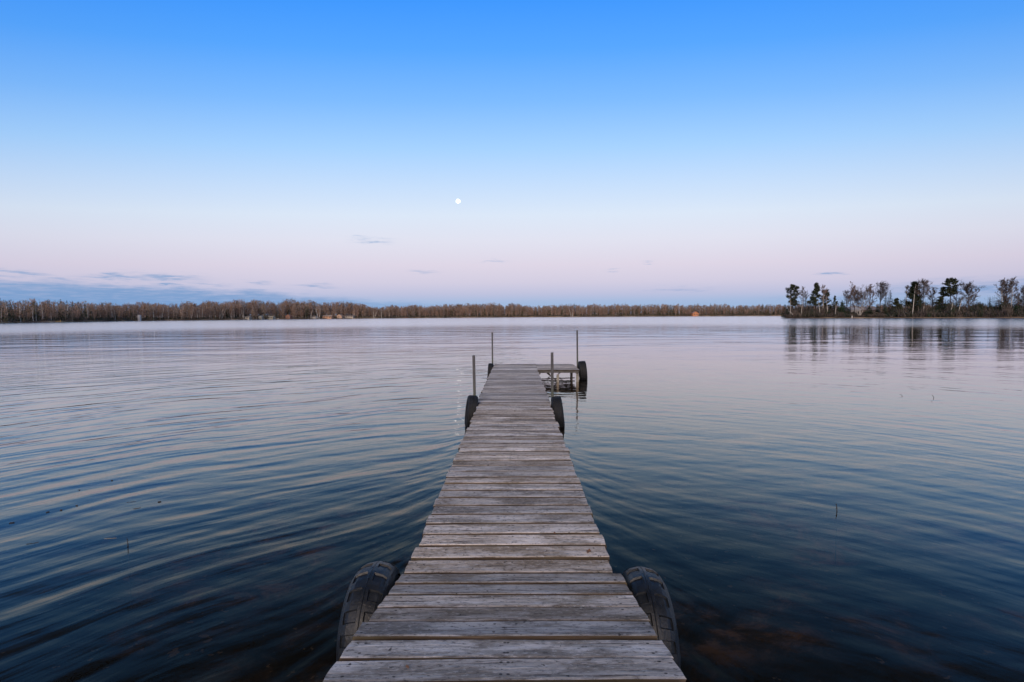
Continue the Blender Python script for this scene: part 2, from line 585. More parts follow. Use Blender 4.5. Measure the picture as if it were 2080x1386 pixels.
def quads_obj(name, quads, mi, mats, parent=None):
    """quads: (N,4,3) array"""
    q = np.asarray(quads, dtype=np.float32)
    n = len(q)
    me = bpy.data.meshes.new(name)
    me.vertices.add(n * 4)
    me.vertices.foreach_set('co', q.reshape(-1))
    me.loops.add(n * 4)
    me.loops.foreach_set('vertex_index', np.arange(n * 4, dtype=np.int32))
    me.polygons.add(n)
    me.polygons.foreach_set('loop_start', np.arange(0, n * 4, 4, dtype=np.int32))
    for m in mats:
        me.materials.append(m)
    me.polygons.foreach_set('material_index', np.asarray(mi, dtype=np.int32))
    me.update(calc_edges=True)
    me.validate()
    return link(name, me, parent)


# ------------------------------------------------------------------ lake, lake bed, land
HORIZ = 642.0
SHORE_PX = np.array([-2600, -1200, -400, 0, 130, 260, 400, 520, 700, 900, 1060, 1300, 1590, 1800, 2080, 2600, 3600, 5000.])
SHORE_Y = np.array([30, 70, 130, 190, 228, 290, 340, 392, 470, 560, 600, 560, 480, 440, 410, 330, 200, 90.])


def shoreY(px):
    return float(np.interp(px, SHORE_PX, SHORE_Y))


m = MB()
xs = [-6000, -60, 0, 60, 6000]
ys = [-60, -3, 0, 40, 120, 6000]
for j in ys:
    for i in xs:
        m.v.append((i, j, 0.0))
for j in range(len(ys) - 1):
    for i in range(len(xs) - 1):
        a = j * len(xs) + i
        m.f.append((a, a + 1, a + 1 + len(xs), a + len(xs)))
        m.m.append(0)
tag(m.build('lake', M_WATER), 'dark rippled lake water spreading to the far shore', 'water', kind='structure')

m = MB()
rng = random.Random(5)
gx = [-600, -60, -20] + [-9 + i * .6 for i in range(31)] + [20, 60, 600]
gy = [-1.5 + i * .6 for i in range(26)] + [20, 40, 90, 700]
for yv in gy:
    for xv in gx:
        dep = -0.10 - 0.16 * max(0, yv + .6) if yv < 5 else -1.0 - 0.05 * (yv - 5)
        dep = max(dep, -4)
        m.v.append((xv, yv, dep + rng.uniform(-.04, .04)))
nx = len(gx)
for j in range(len(gy) - 1):
    for i in range(nx - 1):
        a = j * nx + i
        m.f.append((a, a + 1, a + 1 + nx, a + nx))
        m.m.append(0)
tag(m.build('lake_bed', M_BED, smooth=True), kind='structure')

# the shore the dock starts from, behind the camera
m = MB()
prof = [(-0.4, -.35), (-.75, .0), (-1.1, .45), (-1.6, .78), (-3, .95), (-12, 1.6), (-60, 3.0)]
cols = [-80, -30, -12, -6, -3, -1.2, 0, 1.2, 3, 6, 12, 30, 80]
for i, xv in enumerate(cols):
    for (yv, zv) in prof:
        m.v.append((xv, yv + rng.uniform(-.12, .12), zv + rng.uniform(-.05, .05)))
npf = len(prof)
for i in range(len(cols) - 1):
    for j in range(npf - 1):
        a = i * npf + j
        m.f.append((a, a + 1, a + 1 + npf, a + npf))
        m.m.append(0)
tag(m.build('ground', M_LAND, smooth=True), kind='structure')


def land_z(d):
    """height of the land a distance d behind the far shoreline"""
    return float(np.interp(d, [-12, -2, 0, 1.2, 5, 15, 40, 90, 200, 3000], [-2.5, -.35, .0, .5, .85, 1.1, 1.8, 3.2, 5.0, 8.0]))


def base_on(px, Y):
    """x of picture column px at depth Y, on the horizon line"""
    yh = HORIZ + (1049 - px) * 0.0063
    return at(px, yh, Y).x


m = MB()
offs = [-12, -2, 0, 1.2, 5, 15, 40, 90, 200, 3000]
pxs = list(np.concatenate([np.linspace(-2600, -300, 24), np.linspace(-250, 2400, 150), np.linspace(2500, 5000, 24)]))
for px in pxs:
    Y0 = shoreY(px) + 1.5 * math.sin(px * .05) + 1.2 * math.sin(px * .021 + 2)
    X0 = base_on(px, Y0)
    d = Vector((X0, Y0)).normalized()
    for o in offs:
        m.v.append((X0 + d.x * o, Y0 + d.y * o, land_z(o)))
no = len(offs)
for i in range(len(pxs) - 1):
    for j in range(no - 1):
        a = i * no + j
        m.f.append((a, a + 1, a + 1 + no, a + no))
        m.m.append(0)
tag(m.build('ground', M_LAND), kind='structure')

# wooded point on the right
ISL_PX = np.array([1586, 1600, 1700, 1820, 2080, 2300, 2700.])
ISL_Y = np.array([212, 200, 186, 172, 150, 135, 115.])
ISL_B = np.array([3, 14, 34, 44, 60, 70, 80.])


def islY(px):
    return float(np.interp(px, ISL_PX, ISL_Y))


m = MB()
ipx = list(np.linspace(1586, 2700, 90))
prof = [(-.02, -.5), (0.0, .0), (.03, .32), (.12, .5), (.5, .9), (.88, .5), (.97, .25), (1.0, -.5)]
rng = random.Random(3)
for px in ipx:
    Y0 = islY(px) + rng.uniform(-.4, .4)
    X0 = base_on(px, Y0)
    d = Vector((X0, Y0)).normalized()
    b = float(np.interp(px, ISL_PX, ISL_B))
    k = min(1, (px - 1580) / 40)
    for (o, zz) in prof:
        o = o * b
        if zz in (.32, .5) and o < b * .3:
            o = 0.9 if zz == .32 else 3.5
            o = min(o, b * .4)
        m.v.append((X0 + d.x * o, Y0 + d.y * o, (zz * k if zz > 0 else zz) + (rng.uniform(-.05, .05) if zz > 0 else 0)))
npf = len(prof)
for i in range(len(ipx) - 1):
    for j in range(npf - 1):
        a = i * npf + j
        m.f.append((a, a + 1, a + 1 + npf, a + npf))
        m.m.append(0)
tag(m.build('ground', M_LAND), kind='structure')

# ------------------------------------------------------------------ dock
PITCH = 0.1505
PW, PT = 0.1345, 0.036
rng = random.Random(11)


def plank_mesh(L, seed, mats, w=PW):
    r = random.Random(seed)
    w2, t, b = w / 2, PT, 0.011
    prof = [(-w2, -t), (-w2, -b), (-w2 + .3 * b, -.3 * b), (-w2 + b, 0), (-.02, -.0012), (.02, -.0012), (w2 - b, 0),
            (w2 - .3 * b, -.3 * b), (w2, -b), (w2, -t)]
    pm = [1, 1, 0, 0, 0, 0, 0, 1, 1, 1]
    n = len(prof)
    mb = MB()
    segs = 6
    for i in range(segs + 1):
        x = -L / 2 + L * i / segs
        ja, jb = r.uniform(-.0018, .0018), r.uniform(-.0018, .0018)
        jz = r.uniform(-.0012, .0012)
        end = 0.004 if i in (0, segs) else 0
        for (yv, zv) in prof:
            mb.v.append((x + (r.uniform(-.003, .003) if end else 0), yv + (ja if yv < 0 else jb), zv + jz - (end * .4 if zv > -.01 else 0)))
    for i in range(segs):
        for k in range(n):
            mb.f.append((i * n + k, (i + 1) * n + k, (i + 1) * n + (k + 1) % n, i * n + (k + 1) % n))
            mb.m.append(pm[k])
    mb.f.append(tuple(range(n)))
    mb.m.append(1)
    mb.f.append(tuple(reversed([segs * n + k for k in range(n)])))
    mb.m.append(1)
    return mb.mesh('plank', mats)


def lay(parent, meshes, x0, y, z, rot, L):
    o = link('plank', meshes[rng.randrange(len(meshes))], parent)
    o.location = (x0 + rng.uniform(-.013, .013), y + rng.uniform(-.002, .002), z + rng.uniform(-.003, .0025))
    o.rotation_euler = (R(rng.uniform(-.9, .7)), R(rng.uniform(-.12, .12)), R(rot + rng.uniform(-.22, .22)))
    o.scale = (L * rng.uniform(.995, 1.006), 1, 1)
    if rng.random() < .5:
        o.rotation_euler.z += math.pi
    return o


old = [plank_mesh(1.0, 100 + i, [M_PLANK, M_EDGE]) for i in range(7)]
mid = [plank_mesh(1.0, 150 + i, [M_PLANK, M_EDGE_SHADED]) for i in range(7)]
new = [plank_mesh(1.0, 200 + i, [M_PLANK2, M_EDGE_SHADED]) for i in range(5)]
DECK = 0.33


def post(parent, x, y, ztop, s=0.042, mi=M_METAL, zb=-1.6, lean=0.0):
    mb = MB()
    mb.bbox(-s / 2, s / 2, -s / 2, s / 2, zb, ztop, .004)
    o = mb.build('post', mi, parent)
    o.location = (x - parent.location.x, y - parent.location.y, -parent.location.z)
    o.rotation_euler = (0, R(lean), 0)
    mb = MB()
    mb.box(-s * .75, s * .75, -s * .75, s * .75, DECK - .13, DECK - .045)
    mb.build('bracket', M_RUST, o)
    return o


def section(name, label, xl, xr, y0, y1, meshes):
    cx, L = (xl + xr) / 2, xr - xl
    t = thing(name, label, 'dock', (cx, y0, DECK), None)
    n = int(round((y1 - y0) / PITCH))
    for i in range(n):
        lay(t, old if y0 < 5 and i < 12 else meshes, 0, (i + .5) * (y1 - y0) / n, 0, 0.25 if y0 < 5 else .1, L)
    for sx in (-1, 1):
        mb = MB()
        mb.box(-.019, .019, .03, y1 - y0 - .03, -PT - .145, -PT - .004)
        o = mb.build('stringer', M_FRAME, t)
        o.location = (sx * (L / 2 - .055), 0, 0)
    mb = MB()
    mb.box(-.019, .019, .03, y1 - y0 - .03, -PT - .135, -PT - .004)
    mb.build('joist', M_FRAME, t)
    for yy in (0.06, y1 - y0 - .06):
        mb = MB()
        mb.box(-L / 2 + .08, -.03, yy - .019, yy + .019, -PT - .14, -PT - .006)
        mb.box(.03, L / 2 - .08, yy - .019, yy + .019, -PT - .14, -PT - .006)
        mb.build('cross_beam', M_FRAME, t)
    return t


J1 = 2.40
ramp = thing('gangway', 'near sloping ramp of worn grey boards leading down to the dock', 'ramp', (-.046, J1, DECK + .004))
ramp.rotation_euler = (R(-12.6), 0, 0)
for i in range(20):
    lay(ramp, old, 0, -(i + .5) * 0.146, 0.0, 0.5 + (0.5 if i == 6 else 0) - (i > 3) * .2, 1.182)
for sx in (-1, 1):
    mb = MB()
    mb.box(-.019, .019, -2.9, -.02, -PT - .14, -PT - .004)
    o = mb.build('stringer', M_FRAME, ramp)
    o.location = (sx * .52, 0, 0)
mb = MB()
mb.box(-.019, .019, -2.9, -.02, -PT - .14, -PT - .004)
mb.build('joist', M_FRAME, ramp)
mb = MB()
mb.bbox(-.615, -.585, -.88, -.80, -.10, -.052, .006)
mb.build('bracket', M_METAL, ramp)

J2 = 7.32
sec1 = section('dock_section', 'middle dock section of weathered brown grey boards beyond the ramp', -.615, .530, J1 + .012, J2, mid)
sec2 = section('dock_section', 'far dock section of smoother silvery boards with the tall end post', -.650, .545, J2 + .012, 13.2, new)
# side platform at the far end
P0, P1, PX0, PX1 = 11.76, 13.2, .556, 1.63
plat = thing('dock_platform', 'small side platform on open timber legs at the far right end', 'dock', ((PX0 + PX1) / 2, P0, DECK))
Lp = PX1 - PX0
shortp = [plank_mesh(1.0, 300 + i, [M_PLANK2, M_EDGE_SHADED]) for i in range(3)]
for i in range(9):
    lay(plat, shortp, 0, (i + .5) * .16, 0, 0, Lp)
for yy in (.02, P1 - P0 - .02):
    mb = MB()
    mb.box(-Lp / 2 + .01, Lp / 2 - .01, yy - .019, yy + .019, -PT - .05, -PT - .003)
    mb.build('rim_board', M_DULL, plat)
for xx in (-.5, .5):
    mb = MB()
    mb.box(xx * Lp - .019 - (xx * .1), xx * Lp + .019 - (xx * .1), .045, P1 - P0 - .045, -PT - .09, -PT - .004)
    mb.build('rim_board', M_FRAME, plat)
for (lx, ly, mm) in [(Lp / 2 - .045, .045, M_PALE), (Lp / 2 - .045, P1 - P0 - .06, M_FRAME), (-.02, .045, M_PALE), (-Lp / 2 + .06, P1 - P0 - .06, M_FRAME),
                     (Lp / 2 - .16, .30, M_RUST)]:
    mb = MB()
    s = .03 if mm is not M_RUST else .02
    mb.bbox(lx - s, lx + s, ly - s, ly + s, -1.6, -PT - .095 if mm is not M_RUST else -PT - .01, .004)
    mb.build('leg', mm, plat)
for (x0, z0, x1, z1, yy) in [(-.45, -.06, -.12, -.30, P1 - P0 - .10), (.10, -.30, .40, -.07, P1 - P0 - .10), (-.48, -.16, .46, -.16, P1 - P0 - .12),
                             (-.3, -.10, -.02, -.32, .10), (-.5, -.315, .48, -.285, .5)]:
    mb = MB()
    mb.tube([(x0, yy, z0), (x1, yy, z1)], [.014, .014], 6)
    mb.build('brace', M_RUST if yy < .6 else M_FRAME, plat)
# posts
post(sec1, -.680, 7.62 - .3, 1.10, lean=-.6)
post(sec1, .578, 7.50 - .2, 1.14, lean=-.3)
post(sec2, -.690, 13.0, 1.255)
post(plat, 1.715, 12.75, 1.32, lean=-.6)
for (xx, yy) in [(-.56, 2.9), (.48, 2.9), (-.58, 5.2), (.48, 5.2)]:
    mb = MB()
    mb.tube([(0, 0, -1.7), (0, 0, -PT - .02)], [.024, .024], 8)
    o = mb.build('leg', M_RUST, sec1)
    o.location = (xx - sec1.location.x, yy - sec1.location.y, 0)
for (xx, yy) in [(-.6, 10.2), (.49, 10.2), (.49, 13.0)]:
    mb = MB()
    mb.tube([(0, 0, -1.7), (0, 0, -PT - .02)], [.024, .024], 8)
    o = mb.build('leg', M_RUST, sec2)
    o.location = (xx - sec2.location.x, yy - sec2.location.y, 0)


# ------------------------------------------------------------------ tires
def lathe(prof, n):
    """revolve (x, r) profile about the x axis"""
    vs, fs = [], []
    k = len(prof)
    for i in range(n):
        a = 2 * math.pi * i / n
        for (x, r) in prof:
            vs.append((x, r * math.cos(a), r * math.sin(a)))
    for i in range(n):
        for j in range(k):
            fs.append((i * k + j, i * k + (j + 1) % k, ((i + 1) % n) * k + (j + 1) % k, ((i + 1) % n) * k + j))
    return vs, fs


def lug_tire(label, loc, rad, wid, rz=0, tilt=0, group=None):
    t = thing('tire', label, 'tire', loc, group)
    t.rotation_euler = (R(rng.uniform(0, 30)), R(tilt), R(rz))
    h = wid / 2
    base = rad - .026
    prof = [(-h * .60, rad * .52), (-h * .95, rad * .62), (-h * 1.02, rad * .76), (-h * .93, base - .045), (-h * .72, base - .014), (-h * .35, base - .003),
            (0, base), (h * .35, base - .003), (h * .72, base - .014), (h * .93, base - .045), (h * 1.02, rad * .76), (h * .95, rad * .62), (h * .60, rad * .52),
            (h * .5, rad * .56), (h * .8, rad * .72), (0, base - .035), (-h * .8, rad * .72), (-h * .5, rad * .56)]
    mb = MB()
    mb.add(*lathe(prof, 72))
    mb.build('casing', M_RUBBER, t, True)
    # moulded tread: a smooth rounded crown with rectangular pockets either side of a centre rib
    nl = 18
    dk = [0, .14, .25, .60, .86, .96, 1.06]
    dv = [0, .001, .003, .011, .030, .050, rad * .22]

    def drop(x):
        return float(np.interp(abs(x) / h, dk, dv))
    half = [.003, .006, .017, .021, h * .36, h * .58, h * .76, h * .80, h * .90, h * .97, h * 1.045]
    xs_ = [-v for v in reversed(half)] + [0.0] + half
    cell = [0, .05, .18, .36, .50, .55, .70, .85]
    mb = MB()
    nx_ = len(xs_)
    rows = 0
    for i in range(nl):
        for c in cell:
            for x in xs_:
                ax = abs(x)
                cc = (c + (.10 if x > 0 else 0))
                a = 2 * math.pi * (i + cc + .16 * (ax / h) ** 2) / nl
                d = 0.0
                if .04 < c < .51 and .019 < ax < h * .78:
                    d = .010
                elif ax < .001:
                    d = .003
                rr = rad - drop(x) - d
                mb.v.append((x, rr * math.cos(a), rr * math.sin(a)))
            rows += 1
    for q in range(rows):
        for k in range(nx_ - 1):
            mb.f.append((q * nx_ + k, ((q + 1) % rows) * nx_ + k, ((q + 1) % rows) * nx_ + k + 1, q * nx_ + k + 1))
            mb.m.append(0)
    mb.build('tread', M_RUBBER, t)
    return t


def road_tire(label, loc, rad, wid, rz=0, tilt=0, group=None):
    t = thing('tire', label, 'tire', loc, group)
    t.rotation_euler = (R(rng.uniform(0, 60)), R(tilt), R(rz))
    h = wid / 2
    prof = [(-h * .62, rad * .60), (-h * .96, rad * .68), (-h * 1.03, rad * .80), (-h * .97, rad * .91), (-h * .80, rad * .975)]
    for g in (-.5, 0, .5):
        prof += [(h * (g - .16), rad * (.995 - abs(g) * .012)), (h * (g - .05), rad * (.995 - abs(g) * .012)), (h * (g - .04), rad * .965), (h * (g + .04), rad * .965),
                 (h * (g + .05), rad * (.995 - abs(g) * .012)), (h * (g + .16), rad * (.995 - abs(g) * .012))]
    prof += [(h * .80, rad * .975), (h * .97, rad * .91), (h * 1.03, rad * .80), (h * .96, rad * .68), (h * .62, rad * .60),
             (h * .52, rad * .64), (h * .8, rad * .78), (0, rad * .9), (-h * .8, rad * .78), (-h * .52, rad * .64)]
    mb = MB()
    mb.add(*lathe(prof, 56))
    mb.build('casing', M_RUBBER2, t)
    mb = MB()
    mb.add(*lathe([(-h * .72, rad * .60), (-h * .60, rad * .585), (-h * .50, rad * .60), (-h * .55, rad * .64), (-h * .70, rad * .64)], 40))
    mb.add(*lathe([(h * .72, rad * .60), (h * .60, rad * .585), (h * .50, rad * .60), (h * .55, rad * .64), (h * .70, rad * .64)], 40))
    mb.build('bead', M_RUBBER2, t)
    return t


lug_tire('large lugged black tire hung on the left of the ramp', (-.785, 2.37, .070), .305, .215, rz=2, tilt=1)
lug_tire('large lugged black tire hung on the right of the ramp', (.688, 2.36, .048), .300, .21, rz=-3, tilt=-2)
road_tire('smooth black tire below the nearer left post', (-.735, 7.27, .17), .285, .165, rz=9, tilt=7)
road_tire('smooth black tire below the nearer right post', (.655, 7.22, .16), .28, .165, rz=-2, tilt=-6)
road_tire('smooth black tire below the far left post', (-.735, 12.70, .14), .27, .15, rz=4, tilt=4)
road_tire('smooth black tire at the right end of the side platform', (1.80, 12.35, .21), .285, .20, rz=-4, tilt=-5)
# ------------------------------------------------------------------ moon
mv = dirpx(930.5, 409)
mo = bpy.data.meshes.new('moon')
import bmesh
bm = bmesh.new()
bmesh.ops.create_uvsphere(bm, u_segments=32, v_segments=20, radius=6000 * math.tan(R(.225)))
bm.to_mesh(mo)
bm.free()
mo.materials.append(M_MOON)
moon = link('moon', mo, None, Vector((0, 0, CAM_Z)) + mv * 6000)
tag(moon, 'small white full moon above the middle of the lake', 'moon')


# ------------------------------------------------------------------ trees
def rvec(r):
    while True:
        v = Vector((r.uniform(-1, 1), r.uniform(-1, 1), r.uniform(-1, 1)))
        if .05 < v.length < 1:
            return v.normalized()


def bare_tree(label, loc, Ht, spread, r, cat='tree', name='bare_tree', trunk_m=M_BARK, twig_m=M_TWIG, lean=0.0, base=.30, limbs=14, subs=6, twigs=9, tr=None,
              leaves=0, group=None, stems=1, up=1.0, tw=.021):
    t = thing(name, label, cat, loc, group)
    tm, cm, lm = MB(), MB(), MB()
    for s in range(stems):
        ang = 2 * math.pi * s / stems + r.uniform(-.4, .4)
        off = Vector((math.cos(ang), math.sin(ang) * .6, 0)) * (spread * .55 if stems > 1 else 0)
        hh = Ht * (1 if s == 0 else r.uniform(.8, .97))
        R0 = tr if tr else hh * .0125
        R0 = R0 * (.75 if stems > 1 else 1)
        pts, rad = [], []
        wob = Vector((r.uniform(-1, 1), r.uniform(-1, 1), 0)) * hh * .012
        for i in range(8):
            k = i / 7
            p = Vector((lean * k ** 1.3, 0, hh * k)) + off * k ** .8 + wob * math.sin(k * 5 + s) + Vector((r.uniform(-1, 1), r.uniform(-1, 1), 0)) * hh * .005
            pts.append(p)
            rad.append(R0 * (1 - .86 * k) * (1.25 if i == 0 else 1))
        tm.tube(pts, rad, 6)

        def trunk_at(k):
            f = k * 7
            i = min(6, int(f))
            return pts[i].lerp(pts[i + 1], f - i), R0 * (1 - .86 * k)
        for _ in range(max(3, limbs // stems)):
            k = base + (0.97 - base) * r.random() ** .8
            p, pr = trunk_at(k)
            a = r.uniform(0, 2 * math.pi)
            q = (k - base) / (1 - base)
            ln = spread * (math.sin(math.pi * min(1, .34 + .62 * q)) * .82 + .12) * r.uniform(.7, 1.15)
            d = Vector((math.cos(a), math.sin(a), up + .7 * q + r.uniform(-.15, .25))).normalized()
            lp = [p]
            for i in range(3):
                d = (d + Vector((0, 0, .10)) + rvec(r) * .25).normalized()
                lp.append(lp[-1] + d * ln / 3)
            lr = [pr * .55, pr * .38, pr * .22, pr * .08 + .006]
            (tm if pr * .5 > .03 else cm).tube(lp, lr, 4, cap=False)
            for _ in range(subs):
                kk = r.uniform(.15, 1)
                f = kk * 3
                i = min(2, int(f))
                sp = lp[i].lerp(lp[i + 1], f - i)
                sdv = (d + rvec(r) * .75 + Vector((0, 0, .2))).normalized()
                sl_ = ln * r.uniform(.22, .5)
                e = sp + sdv * sl_
                cm.tube([sp, sp.lerp(e, .5) + rvec(r) * sl_ * .06, e], [.022 + pr * .1, .018, .008], 3, cap=False)
                for _ in range(twigs):
                    tp = sp.lerp(e, r.uniform(.2, 1))
                    td = (sdv + rvec(r) * .9).normalized()
                    tl = sl_ * r.uniform(.3, .7)
                    te = tp + td * tl
                    cm.strip(tp, te, tw, tw * .5, td.cross(rvec(r)).normalized())
                    if leaves and r.random() < leaves:
                        c = te + rvec(r) * .2
                        u, v = rvec(r) * .13, rvec(r) * .13
                        lm.add([c - u, c + v, c + u, c - v], [(0, 1, 2, 3)])
    tm.build('trunk', trunk_m, t)
    cm.build('crown', twig_m, t)
    if lm.f:
        lm.build('foliage', M_DEADLEAF, t)
    return t


def pine_tree(label, loc, Ht, spread, r, base=.35, top_round=True, m=M_NEEDLE, limbs=34, tufts=7, name='pine_tree', group=None, lean=0.0, flat=False, onesided=0.0, trunk_m=M_DARKBARK):
    t = thing(name, label, 'tree', loc, group)
    tm, cm = MB(), MB()
    R0 = Ht * .014
    pts = [Vector((lean * k, 0, Ht * .97 * k)) + Vector((r.uniform(-1, 1), r.uniform(-1, 1), 0)) * Ht * .004 for k in (0, .2, .4, .6, .8, 1)]
    tm.tube(pts, [R0 * 1.2, R0, R0 * .85, R0 * .65, R0 * .4, R0 * .12], 7)
    for j in range(limbs):
        k = base + (1 - base) * (j + r.random()) / limbs
        k = min(k, .985)
        f = k * 5
        i = min(4, int(f))
        p = pts[i].lerp(pts[i + 1], f - i)
        q = (k - base) / (1 - base)
        if top_round:
            ln = spread * (math.sqrt(max(0.02, 1 - (max(0, q - .35) / .68) ** 2)) * (.55 + .45 * min(1, q * 2))) * r.uniform(.55, 1.1)
        else:
            ln = spread * (1.03 - q) ** .75 * r.uniform(.6, 1.1)
        a = r.uniform(0, 2 * math.pi)
        if onesided and r.random() < onesided:
            a = math.pi + r.uniform(-.7, .7)
        d = Vector((math.cos(a), math.sin(a), (.05 if flat else .18) + .55 * q * (not flat))).normalized()
        e = p + d * ln
        mid = p.lerp(e, .5) - Vector((0, 0, ln * .05))
        tm.tube([p, mid, e], [R0 * .28 * (1 - q * .6), R0 * .18, .02], 4, cap=False)
        for _ in range(tufts):
            s = r.uniform(.3, 1.05) if not flat else r.uniform(.2, 1.05)
            c = p.lerp(e, s) + rvec(r) * ln * .13 + Vector((0, 0, .06 * ln))
            rad = spread * r.uniform(.13, .23)
            for _ in range(13):
                dd = rvec(r)
                dd.z = abs(dd.z) * .8 - .12 if not flat else dd.z * .35 + .1
                dd.normalize()
                o = c + rvec(r) * rad * .45
                cm.strip(o, o + dd * rad, .10, .03, dd.cross(rvec(r)).normalized())
    tm.build('trunk', trunk_m, t)
    cm.build('crown', m, t)
    return t


def spruce_tree(label, loc, Ht, spread, r, m=M_SPRUCE, base=.08, whorls=22, name='spruce_tree', group=None, thin=1.0):
    t = thing(name, label, 'tree', loc, group)
    tm, cm = MB(), MB()
    tm.tube([(0, 0, 0), (r.uniform(-.1, .1), 0, Ht * .5), (0, 0, Ht)], [Ht * .013, Ht * .008, .015], 6)
    for w in range(whorls):
        k = base + (1 - base) * (w + r.uniform(-.3, .3)) / whorls
        k = max(.03, min(.985, k))
        z = Ht * k
        ln0 = spread * (1.02 - k) ** .85
        nb = max(4, int(9 * (1.1 - k) * thin))
        for j in range(nb):
            a = 2 * math.pi * (j + r.random() * .8) / nb
            ln = ln0 * r.uniform(.65, 1.12)
            d = Vector((math.cos(a), math.sin(a), -.28 + .75 * k)).normalized()
            p = Vector((0, 0, z))
            e = p + d * ln + Vector((0, 0, .10 * ln))
            sd_ = Vector((-math.sin(a), math.cos(a), 0))
            cm.strip(p, e, .03 * Ht / 8, .01, Vector((0, 0, 1)))
            for _ in range(int(8 * thin) + 2):
                s = r.uniform(.15, 1)
                c = p.lerp(e, s)
                dd = (d * .7 + sd_ * r.choice((-1, 1)) * r.uniform(.3, 1) + Vector((0, 0, r.uniform(-.45, .15)))).normalized()
                L = ln * r.uniform(.16, .34) + .08
                cm.strip(c, c + dd * L, .10 * Ht / 10 + .03, .02, dd.cross(rvec(r)).normalized())
    tm.build('trunk', M_DARKBARK, t)
    cm.build('crown', m, t)
    return t


def isl(px, top, off):
    """base point on the point of land and height of a tree whose tip is seen at row top"""
    Y = islY(px) + off
    X = base_on(px, Y)
    zb = .42 if off < 6 else .6
    return (X, Y, zb), at(px, top, Y).z - zb


def pxm(px, d, Y):
    return d * Y / F


